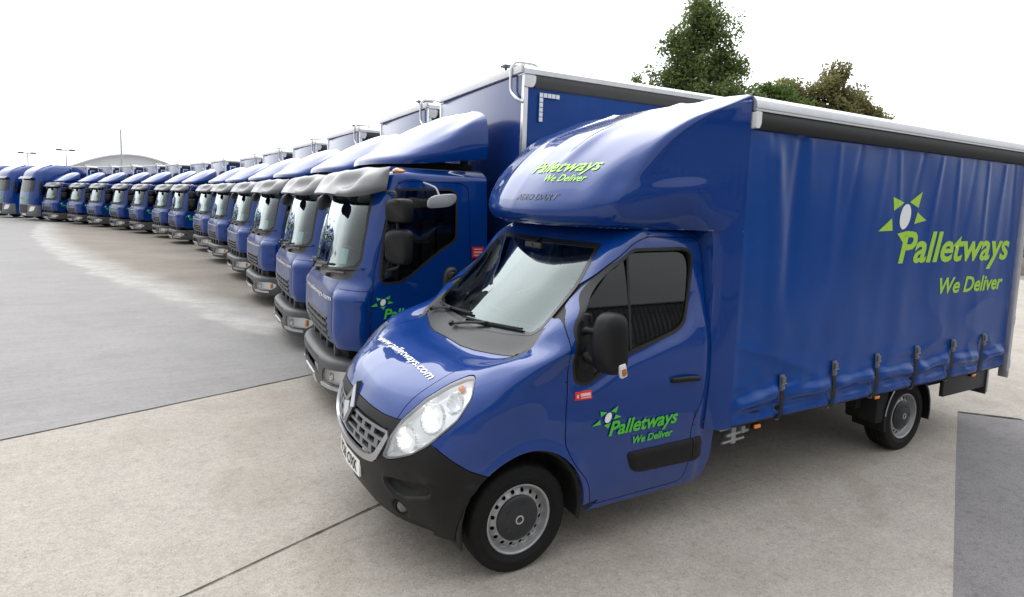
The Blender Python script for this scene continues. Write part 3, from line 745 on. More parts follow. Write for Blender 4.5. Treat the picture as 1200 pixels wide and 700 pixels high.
def head_piece(s):
    cp = headc.copy() if s == 1 else mirror(headc, both=False)
    cover = cp.copy(); back = cp.copy(); cp.free()
    back.normal_update()
    nb = {v: v.normal.copy() for v in back.verts}
    hf = sdf(HEAD)
    for v in back.verts:
        h, z = abs(v.co.y)-v.co.x, v.co.z; d = -hf(h, z)
        t = smooth01(d/.035); o = -.006-.045*t
        for (bh, bz, br) in ((.02, .865, .070), (.25, 1.02, .075), (.43, 1.13, .05)):
            q = math.hypot((h-bh)*.72, z-bz)/br
            if q < 1: o -= .05*(1-q*q)*t
            elif q < 1.15: o += .012*t
        v.co += nb[v]*o
    hl = build(back, 'headlight', [reflector], van, ang=25)
    build(offset(cover, .002), 'lamp_cover', lamp_glass, hl)
    rim = headc.copy() if s == 1 else mirror(headc, both=False)
    split(rim, lambda c: hf(abs(c.y)-c.x, c.z)+.013); keep = take(rim, lambda c: hf(abs(c.y)-c.x, c.z) > -.013); rim.free(); build(thicken(offset(keep, .001), .03), 'lamp_edge', M('lamp_edge_grey', (.30, .31, .33), .3) if 'lamp_edge_grey' not in bpy.data.materials else bpy.data.materials['lamp_edge_grey'], hl)
    n = Vector((.72, .69*s, .1)).normalized()
    for (bh, bz, r, mt, nm) in ((.02, .865, .020, lit_bulb, 'bulb'), (.25, 1.02, .020, lit_bulb, 'bulb'), (.47, 1.18, .020, amber, 'indicator')):
        hh = Bx.ray_cast(Vector((1.5, 1.5+bh, bz)), Vector((-1, -1, 0)).normalized())
        p = hh[0]; p = Vector((p.x, p.y*s, p.z))-n*.05
        bm = new(); bmesh.ops.create_uvsphere(bm, u_segments=14, v_segments=8, radius=r)
        for v in bm.verts: v.co += p
        build(bm, nm, mt, hl)
head_piece(1); head_piece(-1)
# doors (left is the one seen), their windows, mirror sails, handles, mouldings
sail_poly = [(-.20, 1.7), (-.40, 1.66), (-.43, 1.40), (-.50, 1.1), (-.20, 1.1)]
for s in (1, -1):
    src = door.copy() if s == 1 else mirror(door, both=False)
    dr = build(thicken(src, .025), 'door', paint, van)
    src = b9.copy() if s == 1 else mirror(b9, both=False)
    build(thicken(offset(src, .001), .03), 'window_seal', seal, dr)
    g = wind.copy(); sp, _ = cut(g, sail_poly, lambda c: (c.x, c.z), side, seam=0)
    if s == -1: g2 = mirror(g, both=False); g.free(); g = g2; sp2 = mirror(sp, both=False); sp.free(); sp = sp2
    for v in g.verts: zz_ = v.co.z-1.2; v.co.y = s*(1.016-.07*zz_-.16*zz_*zz_)
    build(g, 'side_window', side_glass, dr)
    build(thicken(offset(sp, .006), .02), 'mirror_sail', plastic, dr)
    bm = new(); box(bm, (-.80, s*(.945), 1.67), (.020, .012, .68), .003, M=Matrix.Rotation(s*math.radians(11.5), 4, 'X') @ Matrix.Rotation(math.radians(-3), 4, 'Y')); build(bm, 'window_divider', seal, dr)
    src = trim.copy() if s == 1 else mirror(trim, both=False)
    tf = sdf(TRIM); src.normal_update(); nn = {v: v.normal.copy() for v in src.verts}
    for v in src.verts: v.co += nn[v]*(.004+.020*smooth01(-tf(v.co.x, v.co.z)/.03))
    pc, _ = cut(src, [(-1.38, .3), (-1.6, .3), (-1.6, .8), (-1.38, .8)], lambda c: (c.x, c.z), lambda c: True, seam=.003)
    build(thicken(src, .03), 'side_moulding', plastic, dr); build(thicken(pc, .03), 'side_moulding', plastic, van); _.free()
    yd = van_side_y(1.115)*s
    bm = new()
    tube(bm, arcpts([(-1.115, yd+s*.004, 1.118), (-1.13, yd+s*.045, 1.122), (-1.25, yd+s*.052, 1.122), (-1.365, yd+s*.045, 1.112), (-1.38, yd+s*.002, 1.108)], .03), .015, 10)
    for v in bm.verts: v.co.z = 1.117+(v.co.z-1.117)*1.3
    hd = build(bm, 'door_handle', plastic, dr)
    bm = new(); lathe(bm, [(.055, .001), (.05, -.004+.010), (.001, .0)], (-1.24, yd, 1.117), (0, s, 0), 24); build(bm, 'handle_recess', seal, dr)
for b in (b6,):
    if b: b.free()
# fuel flap seam line on the rear quarter of the cab (left)
def van_side(x, z, o=0.0):
    h = VB.ray_cast(Vector((x, 3, z)), Vector((0, -1, 0)))
    if h[0] is None: return Vector((x, van_side_y(z)+o, z))
    y = h[0].y+press(x, z)
    return Vector((x, y+o, z))
bm = new()
tube(bm, arcpts([van_side(-1.375, .79, .001), van_side(-1.385, .86, .001), van_side(-1.50, .955, .001), van_side(-1.60, .96, .001)], .02), .0035, 6)
tube(bm, [van_side(-1.372, .752, .001), van_side(-1.6, .77, .001)], .0035, 6)
build(bm, 'flap_seam', seal, van)
# door decals
fnL = lambda u, v, o: (lambda p: p)(van_side(-.46-u, .80+v, o+.002)+Vector((0, .004, 0)))
decal_set(van, fnL, mat_=green, sun_w=.235, sun_at=(0, .062), word_at=(.145, .008), word_w=.60, word_h=.098, tag_at=(.355, -.085), tag_w=.36, tag_h=.05, step=.03)
bm = poly_bm([[(0, 0), (.125, 0), (.125, .052), (0, .052)]]); st = build(mapto(tess(bm, .03), lambda u, v: van_side(-.318-u, 1.085+v, .006)), 'red_sticker', redv, van, smooth=False)
bm = poly_bm([[(.012, .014), (.028, .014), (.028, .036), (.012, .036)], [(.04, .022), (.115, .022), (.115, .040), (.04, .040)], [(.04, .010), (.115, .010), (.115, .017), (.04, .017)]]); build(mapto(bm, lambda u, v: van_side(-.318-u, 1.085+v, .008)), 'sticker_print', M('sticker_pink', (.75, .45, .42), .5), st, smooth=False)
# bonnet lettering
def on_top(x, y, o):
    h = VB.ray_cast(Vector((x, abs(y), 2.0)), Vector((0, 0, -1)))
    return Vector((x, y, (h[0].z if h[0] else 1.2)+o))
t = fit_width(text_bm('www.palletways.com', .056, .22, .008), 1.14)
build(mapto(tess(t, .05), lambda u, v: on_top(.462-v*1.0, -.56+u, .0045)), 'bonnet_lettering', whitev, van, smooth=False)
# wipers
for y0, y1 in ((-.62, .05), (.0, .66)):
    bm = new()
    def wsp_pt(y, z, o=.02):
        h = VB.ray_cast(Vector((3, abs(y), z)), Vector((-1, 0, 0))); return Vector((h[0].x+o, y, z+.01))
    piv = wsp_pt(y0-.05, 1.37, .03); mid = wsp_pt((y0+y1)/2, 1.445, .03)
    tube(bm, arcpts([piv, wsp_pt(y0+.12, 1.41, .045), mid], .03), .010, 8); lathe(bm, [(.022, -.01), (.022, .02), (.001, .024)], piv, (.5, 0, .86), 12)
    wp = build(bm, 'wiper', seal, van)
    bm = new(); n = 10; quads(bm, [[wsp_pt(y0+(y1-y0)*i/n, 1.425+.035*i/n, .004)+Vector((dx, 0, dz)) for dx, dz in ((0, -.006), (.022, -.004), (.022, .008), (0, .006))] for i in range(n+1)])
    build(bm, 'wiper_blade', seal, wp)
# A mirror each side
def van_mirror(s):
    bm = new()
    # head: rounded tall shell
    rings = []
    for t, w, h, yo in ((0, .03, .10, 0), (.10, .085, .155, 0), (.28, .105, .175, 0), (.62, .110, .18, 0), (.86, .098, .165, 0), (1.0, .075, .135, 0)):
        pass
    # plan: mirror head spans y 1.12..1.37 and x -.40(front) .. -.55(back glass); z 1.28..1.66
    cy, cz = s*1.215, 1.475
    for x, k in ((-.362, .35), (-.370, .72), (-.388, .90), (-.415, 1.0), (-.45, 1.02), (-.482, .99), (-.490, .96)):
        ring = []
        for i in range(28):
            a = 2*math.pi*i/28; ca, sa = math.cos(a), math.sin(a); e = .55
            yy = math.copysign(abs(ca)**e, ca)*.088*k; zz = math.copysign(abs(sa)**e, sa)*.185*k
            yy *= 1-.10*(zz/.195); ring.append(Vector((x-.03*(yy/.118)*s, cy+yy, cz+zz)))
        rings.append(ring)
    quads(bm, rings, mi=0); bmesh.ops.recalc_face_normals(bm, faces=bm.faces[:])
    mm = build(bm, 'wing_mirror', plastic, van, ang=50)
    bm = new(); ring = []
    for i in range(28):
        a = 2*math.pi*i/28; ca, sa = math.cos(a), math.sin(a)
        ring.append(Vector((-.493-.03*(math.copysign(abs(ca)**.5, ca)*.09/.118)*s, cy+math.copysign(abs(ca)**.5, ca)*.072, cz+math.copysign(abs(sa)**.5, sa)*.16)))
    vs = [bm.verts.new(p) for p in ring]; bm.faces.new(vs); build(bm, 'mirror_glass', mirror_m, mm, smooth=False)
    bm = new(); box(bm, (-.385, s*1.0, 1.36), (.10, .10, .20), .04)
    for z in (1.345, 1.53): tube(bm, arcpts([(-.385, s*1.0, 1.40 if z < 1.4 else 1.50), (-.39, s*1.06, z), (-.42, s*1.20, z)], .03), .026, 10)
    lathe(bm, [(.001, .035), (.03, .025), (.034, 0), (.03, -.02)], (-.385, s*1.05, 1.60), (0, 0, 1), 14)
    build(bm, 'mirror_arm', plastic, mm)
    bm = new(); box(bm, (-.475, s*1.300, 1.325), (.05, .03, .085), .012, M=Matrix.Rotation(math.radians(14), 4, 'Y')); build(bm, 'repeater_lens', white_lens, mm)
    bm = new(); box(bm, (-.477, s*1.310, 1.318), (.034, .022, .045), .008, M=Matrix.Rotation(math.radians(14), 4, 'Y')); build(bm, 'repeater_bulb', amber_dark, mm)
van_mirror(1); van_mirror(-1)
# wheels, arches
van_wheels = []
for s in (1, -1):
    w1 = make_wheel(van, (0, s*.865, .345), .345, .215, .215, s, holes=16)
    w2 = make_wheel(van, (-4.332, s*.865, .345), .345, .215, .215, s, holes=16)
for s in (1, -1):
    bm = new()   # inner arch liner
    n = 18; R = ARR-.004
    ring = lambda r, y: [Vector((ARC[0]+r*math.cos(math.pi*(-.08+1.16*i/n)), y, ARC[1]+r*math.sin(math.pi*(-.08+1.16*i/n)))) for i in range(n+1)]
    A, B, C2, D2 = ring(R, s*1.0), ring(R, s*.60), ring(.03, s*.60), ring(R-.02, s*.985)
    quads(bm, [A, B, C2], closed=False, cap=False); quads(bm, [A, D2], closed=False, cap=False)
    bmesh.ops.recalc_face_normals(bm, faces=bm.faces[:]); build(bm, 'arch_liner', dark, van)
# inside of the cab
bm = new(); box(bm, (-1.0, 0, .62), (1.25, 1.88, .12), .02); box(bm, (-1.60, 0, 1.35), (.03, 1.8, 1.5), .01); build(bm, 'cab_floor', interior, van)
bm = new(); rings = []
for x, z in ((-.24, 1.10), (-.22, 1.385), (-.32, 1.40), (-.48, 1.36), (-.56, 1.28), (-.58, 1.05)): rings.append([(x-.10*(abs(y)/.8)**2, y, z+(.03 if abs(y-.38) < .2 and z > 1.2 else 0)) for y in ys(-.86, .86, 12)])
quads(bm, [[Vector(p) for p in r] for r in rings], closed=False, cap=False); build(bm, 'dashboard', M('dash_grey', (.055, .058, .06), .6), van)
for y in (-.45, .12, .58):
    bm = new(); box(bm, (-1.12, y, .98), (.50, .44, .16), .05); box(bm, (-1.38, y, 1.30), (.13, .44, .62), .05, M=Matrix.Rotation(math.radians(-10), 4, 'Y')); st = build(bm, 'seat', interior, van)
    bm = new(); box(bm, (-1.43, y, 1.70), (.09, .24, .18), .04); build(bm, 'headrest', interior, st)
bm = new(); n = 24; c = Vector((-.66, -.45, 1.30)); ax = Vector((-.55, 0, .83)); x_, y_, d_ = basis(ax)
tube(bm, [c+(x_*math.cos(2*math.pi*i/n)+y_*math.sin(2*math.pi*i/n))*.21 for i in range(n+1)], .016, 8); tube(bm, [c-x_*.2, c, c+x_*.2], .018, 6); tube(bm, [c, c+Vector((.2, 0, -.22))], .03, 8); build(bm, 'steering_wheel', seal, van)
bm = new(); box(bm, (-.62, 0, 1.96), (.03, .24, .07), .02); tube(bm, [(-.60, 0, 1.97), (-.68, 0, 2.03)], .01, 6); build(bm, 'interior_mirror', seal, van)
# ---- fibreglass nose pod over the cab
PG = pod_grid(); pod = grid_bm(PG, .03)
for v in pod.verts:
    c = v.co; k_ = smooth01((c.z-2.42)/.3)*smooth01((-.4-c.x)/.2)
    v.co += v.normal*k_*(.014*math.exp(-((c.y-.30-.10*(-c.x-.5))/.05)**2)-.006*math.exp(-((c.y-.42-.12*(-c.x-.5))/.08)**2))
pod.normal_update(); pod_bvh = BVHTree.FromBMesh(pod)
bm = mirror(pod)
# underside
lo = [Vector(p) for p in surf_grid([PG[0], PG[1]], .06)[0]]
vs = [bm.verts.new(p) for p in lo]+[bm.verts.new((p.x, -p.y, p.z)) for p in reversed(lo[1:])]
bm.faces.new(vs); bmesh.ops.remove_doubles(bm, verts=bm.verts, dist=.001)
pd = build(bm, 'roof_pod', paint, van, ang=60)
PB = pod_bvh
def pod_front(y, z, o):
    h = PB.ray_cast(Vector((3, abs(y), z)), Vector((-1, 0, 0)))
    if h[0] is None: return Vector((-1, y, z))
    return Vector((h[0].x+o*1.2, y, z+o*.8))
for txt, hh, w, y0, z0, sl, mt, nm, sh in (('Palletways', .085, .66, .03, 2.52, .02, green_pod, 'pod_lettering', .25), ('We Deliver', .048, .37, .26, 2.455, .0, green_pod, 'pod_lettering', .25), ('AERO DART', .045, .46, .03, 2.316, .01, grey_let, 'pod_embossed_letters', .25)):
    t = fit_width(text_bm(txt, hh, sh, .012), w); build(mapto(tess(t, .04), lambda u, v: pod_front(y0+u, z0+v+u*sl, .0035)), nm, mt, pd, smooth=False)
# side fairing between cab and box
for s in (1, -1):
    bm = new(); rows = []
    for i in range(25):
        z = .695+(2.30-.695)*i/24; ys_ = van_side_y(z)
        f = [(-1.502, ys_-.03), (-1.506, max(ys_+.012, 1.0)), (-1.53, max(ys_+.03, 1.035)), (-1.58, 1.07), (-1.64, 1.092), (-1.684, 1.10), (-1.684, 1.0)]
        rows.append([Vector((x, y*s, z)) for x, y in f])
    quads(bm, rows, closed=False, cap=False)
    a = bm.faces.new([bm.verts.new(p) for p in rows[0]]) 
    bmesh.ops.recalc_face_normals(bm, faces=bm.faces[:]); build(bm, 'side_fairing', paint, van, ang=45)
# ---- cargo box
XB0, XB1, ZC0, ZC1 = -1.70, -5.985, .700, 2.87
STRAPS = [-2.254, -2.90, -3.53, -4.185, -4.825, -5.44]
def hashn(i): return (math.sin(i*12.9898)*43758.5453) % 1
PLEAT = [(-1.95, .05), (-2.38, .05), (-2.75, .04), (-3.05, .045), (-3.42, .05), (-3.60, .035), (-4.0, .05), (-4.32, .04), (-4.62, .04), (-4.95, .05), (-5.2, .035), (-5.55, .045), (-5.75, .04)]
def curtain_y(x, z):
    u = (ZC1-z)
    y = 0.0
    for i, (px, w) in enumerate(PLEAT):           # pleats falling from the hooks of the top rail
        L = .45+.9*hashn(i+1); drift = (hashn(i+7)-.5)*.45*u
        d = (x-px-drift)/(w*.62*(1+1.8*u)); y += (.003+.006*hashn(i+3))*math.exp(-d*d)*math.exp(-(u/L)**1.5)*(1 if i % 3 else -1)
    q = noise.noise(Vector((x*1.1, z*.35, 3.1))); y += .012*q*smooth01(u/.3)
    y += .006*noise.noise(Vector((x*4, z*1.0, 7.7)))
    # big soft diagonal folds at the front edge and between straps
    d = (x+1.98+.20*(2.9-z)/1.0*.6)/(.07+.05*u); y += .020*math.exp(-d*d)*smooth01(u/.2)*smooth01((z-1.0)/.4)
    d = (x+2.28-.05*u)/(.05+.03*u); y -= .012*math.exp(-d*d)*smooth01((z-1.3)/.5)
    b = z-ZC0                                      # tight hem with horizontal bulges
    for k, sx in enumerate(STRAPS):
        d = (x-sx); w = .07+.30*max(0, b)
        y -= .014*math.exp(-(d/.045)**2)*math.exp(-((b-.12)/.20)**2)
        y += .004*math.exp(-((abs(d)-.10-b*.30)/(.045+b*.12))**2)*smooth01(b/.1)*math.exp(-(b/.65)**2)
    nx = min(abs(x-s_) for s_ in STRAPS+[XB0+.02, XB1-.02]); m = .55+.45*smooth01(nx/.12)
    nz_ = noise.noise(Vector((x*1.9, 11.3, 0)))
    y += .036*m*math.exp(-((b-.17-.04*nz_)/.055)**2)+.010*m*math.exp(-((b-.03)/.04)**2)-.018*m*math.exp(-((b-.10-.03*nz_)/.045)**2)
    r_ = 1-abs(noise.noise(Vector((x*2.3+z*2.0, z*5.0, 4.4))))
    y += .014*(r_**5-.35)*math.exp(-((b-.20)/.17)**2)
    r_ = 1-abs(noise.noise(Vector((x*1.1-z*1.7, z*1.3+x*.4, 8.4))))
    y += .012*(r_**8-.2)*math.exp(-((b-.45)/.5)**2)
    y += .010*noise.noise(Vector((x*6.5-z*5, z*9.0, 1.4)))*math.exp(-((b-.16)/.16)**2)
    e = min(x-XB1, XB0-x); y *= smooth01(e/.06)
    y *= smooth01(u/.03)
    return 1.085+y
def curtain(s, cell):
    nx = int((XB0-XB1)/cell); nz_ = int((ZC1-ZC0)/cell); bm = new(); rows = []
    for j in range(nz_+1):
        z = ZC0+(ZC1-ZC0)*j/nz_; rows.append([Vector((XB0+(XB1-XB0)*i/nx, s*curtain_y(XB0+(XB1-XB0)*i/nx, z), z)) for i in range(nx+1)])
    rows.insert(0, [p+Vector((0, -s*.012, .012)) for p in rows[0]])
    quads(bm, rows, closed=False, cap=False)
    if s > 0: flipn(bm)
    return bm
c1 = build(curtain(1, .021), 'side_curtain', tarp, van, ang=180)
build(curtain(-1, .09), 'side_curtain', tarp, van, ang=180)
# seam lines of the curtain
fnC = lambda u, v, o: (lambda x, z: Vector((x, curtain_y(x, z)+o, z)))(-3.37-u, 2.04+v)
decal_set(c1, fnC, mat_=lime, sun_w=.768, word_at=(.36, -.16), word_w=2.10, word_h=.275, tag_at=(1.10, -.475), tag_w=1.30, tag_h=.150, step=.022)
for s in (1, -1):
    bm = new()      # roof rail
    pr = [(1.00, 3.085), (1.06, 3.092), (1.10, 3.085), (1.125, 3.06), (1.133, 3.03), (1.133, 3.005), (1.128, 2.998), (1.128, 2.985), (1.112, 2.982), (1.09, 2.99), (1.0, 2.99)]
    quads(bm, [[Vector((x, s*y, z)) for y, z in pr] for x in (-1.69, -6.03)]); bmesh.ops.recalc_face_normals(bm, faces=bm.faces[:]); build(bm, 'roof_rail', alloy, van, ang=25)
    bm = new(); pr = [(1.0, 2.985), (1.118, 2.980), (1.128, 2.95), (1.126, 2.91), (1.112, 2.868), (1.102, 2.862), (1.096, 2.88), (1.06, 2.86), (1.0, 2.86)]
    quads(bm, [[Vector((x, s*y, z)) for y, z in pr] for x in (-1.745, -6.0)]); bmesh.ops.recalc_face_normals(bm, faces=bm.faces[:]); build(bm, 'curtain_pelmet', M('pelmet_black', (.012, .012, .012), .6) if 'pelmet_black' not in bpy.data.materials else bpy.data.materials['pelmet_black'], van, ang=50)
    bm = new(); prism(bm, rpoly([(-1.692, 2.865), (-1.73, 2.865), (-1.745, 2.90), (-1.745, 2.98), (-1.692, 2.98)], .012), XZ(s*1.06), 0, s*.075); build(bm, 'rail_end_cap', white_metal, van)
    bm = new()
    box(bm, (-6.01, s*1.095, 1.83), (.05, .07, 2.36), .006); box(bm, (-6.045, s*1.08, 1.79), (.03, .09, 2.44), .008)
    rp = build(bm, 'rear_post', alloy, van)
    each([bx((-6.075, s*1.09, z), (.05, .05, .10), .008) for z in (.72, 1.2, 1.9, 2.6)], 'door_hinge', steel, rp)
    bm = new(); box(bm, (-3.85, s*1.045, .73), (4.2, .05, .10), .01); box(bm, (-3.85, s*.5, .70), (4.3, .06, .12), .01); build(bm, 'chassis_rail', dark, van)
    bm = new(); box(bm, (-5.30, s*1.03, .585), (.9, .04, .19), .01); box(bm, (-5.73, s*.98, .56), (.025, .16, .30), .006); build(bm, 'under_run_guard', M('guard_black', (.02, .02, .021), .45) if 'guard_black' not in bpy.data.materials else bpy.data.materials['guard_black'], van)
    bm = new(); tube(bm, [(-5.75, s*1.055, .72), (-5.75, s*1.055, .43)], .012, 8); build(bm, 'guard_edge', alloy, van)
    # rear mudguard
    bm = new(); n = 14; rr = .415; c = (-4.332, .36); rows = []
    for i in range(n+1):
        a = math.radians(178-(178+8)*i/n) if s else 0
        a = math.radians(-14+ (208)*i/n)
        rows.append([Vector((c[0]+rr*math.cos(a), s*y, c[1]+rr*math.sin(a))) for y in (.70, .9, 1.0)]+[Vector((c[0]+(rr-.03)*math.cos(a), s*1.005, c[1]+(rr-.03)*math.sin(a)))])
    quads(bm, rows, closed=False, cap=False); thicken(bm, .006); mg = build(bm, 'mudguard', plastic, van)
    bm = new(); tube(bm, [Vector((c[0]+(rr+.002)*math.cos(a), s*1.008, c[1]+(rr+.002)*math.sin(a))) for a in [math.radians(8+60*i/10) for i in range(11)]], .006, 6); build(bm, 'mudguard_trim', alloy, mg)
    bm = new(); box(bm, (-4.02+.12, s*.84, .50), (.20, .30, .30), .03); build(bm, 'mudguard_bracket', dark, mg)
for i, sx in enumerate(STRAPS):
    y0 = curtain_y(sx, 1.03); zt = [1.034, 1.08, 1.077, 1.086, 1.096, 1.104][i]
    bm = new(); y1 = max(curtain_y(sx, zt), 1.075)
    tl = Matrix.Rotation(math.radians(3), 4, 'X')
    box(bm, (sx, y1+.016, zt-.06), (.052, .016, .125), .005, M=tl); box(bm, (sx, y1+.030, zt-.035), (.040, .016, .05), .005, M=tl); box(bm, (sx, y1+.028, zt-.10), (.044, .012, .022), .004, M=tl)
    tube(bm, [(sx-.03, y1+.034, zt-.065), (sx+.03, y1+.034, zt-.065)], .006, 8)
    bk = build(bm, 'buckle', M('buckle_dark_steel', (.22, .22, .23), .35, metal=.7) if 'buckle_dark_steel' not in bpy.data.materials else bpy.data.materials['buckle_dark_steel'], van)
    bm = new(); zz = [zt-.10, zt-.18, zt-.26, zt-.31, .70, .685]; rows = []
    for k, z in enumerate(zz):
        w = .021
        ymx = max(curtain_y(sx+q_, .72+.02*w_) for q_ in (-.02, 0, .02) for w_ in range(16))
        yy = max(y1+.008, curtain_y(sx, z)+.008) if k == 0 else max(ymx+.004, 1.07) if z > .71 else ymx-.012
        rows.append([Vector((sx-w, yy, z)), Vector((sx+w, yy, z)), Vector((sx+w, yy+.004, z)), Vector((sx-w, yy+.004, z))])
    quads(bm, rows); build(bm, 'strap_webbing', seal, bk)
    bm = new(); tube(bm, arcpts([(sx, 1.075, .70), (sx, 1.08, .675), (sx, 1.05, .665), (sx, 1.03, .69)], .012), .007, 6); build(bm, 'strap_hook', steel, bk)
bm = new(); box(bm, (-3.86, 0, 3.045), (4.32, 2.06, .10), .03); build(bm, 'box_roof', M('translucent_roof_sheet', (.55, .56, .57), .4), van)
bm = new(); box(bm, (-3.86, 0, .76), (4.3, 2.10, .07), .01); build(bm, 'load_floor', dark, van)
bm = new(); box(bm, (-1.72, 0, 1.88), (.03, 2.10, 2.36), .005); build(bm, 'front_bulkhead', white_metal, van)
bm = new(); box(bm, (-6.05, -.535, 1.87), (.035, 1.03, 2.26), .01); box(bm, (-6.05, .525, 1.87), (.035, 1.03, 2.26), .01); build(bm, 'rear_door', white_metal, van)
bm = new()
for y in (.38, -.38): box(bm, (-3.2, y, .52), (6.0, .07, .16), .01)
box(bm, (-4.332, 0, .36), (.10, 1.5, .10), .03); box(bm, (-2.6, -.1, .50), (1.1, .6, .25), .06); box(bm, (-3.75, .80, .58), (.10, .1, .22), .01); box(bm, (-2.05, -.55, .45), (.35, .5, .3), .03)
box(bm, (-5.1, .62, .62), (1.2, .5, .16), .01)
tube(bm, [(-.9, -.3, .30), (-3.6, -.3, .32), (-4.1, -.55, .34)], .03, 10); build(bm, 'chassis', dark, van)
bm = new()       # light metal bracket just behind the cab
box(bm, (-1.86, .98, .60), (.05, .04, .17), .006); tube(bm, [(-1.74, .99, .535), (-1.98, .99, .545)], .011, 8); tube(bm, [(-1.78, .99, .585), (-2.02, .99, .60)], .014, 8); box(bm, (-1.80, .96, .64), (.16, .05, .03), .006); box(bm, (-1.95, .99, .62), (.04, .05, .06), .008)
build(bm, 'step_bracket', steel, van)
for x, z in ((-2.02, .655), (-3.62, .665), (-5.38, .665)):
    bm = new(); box(bm, (x, 1.058, z), (.085, .028, .036), .008); mk = build(bm, 'marker_housing', plastic, van)
    bm = new(); box(bm, (x, 1.076, z), (.070, .016, .028), .007); build(bm, 'side_marker', amber, mk)
for b in (door, trim, headc, wind, b9): b.free()
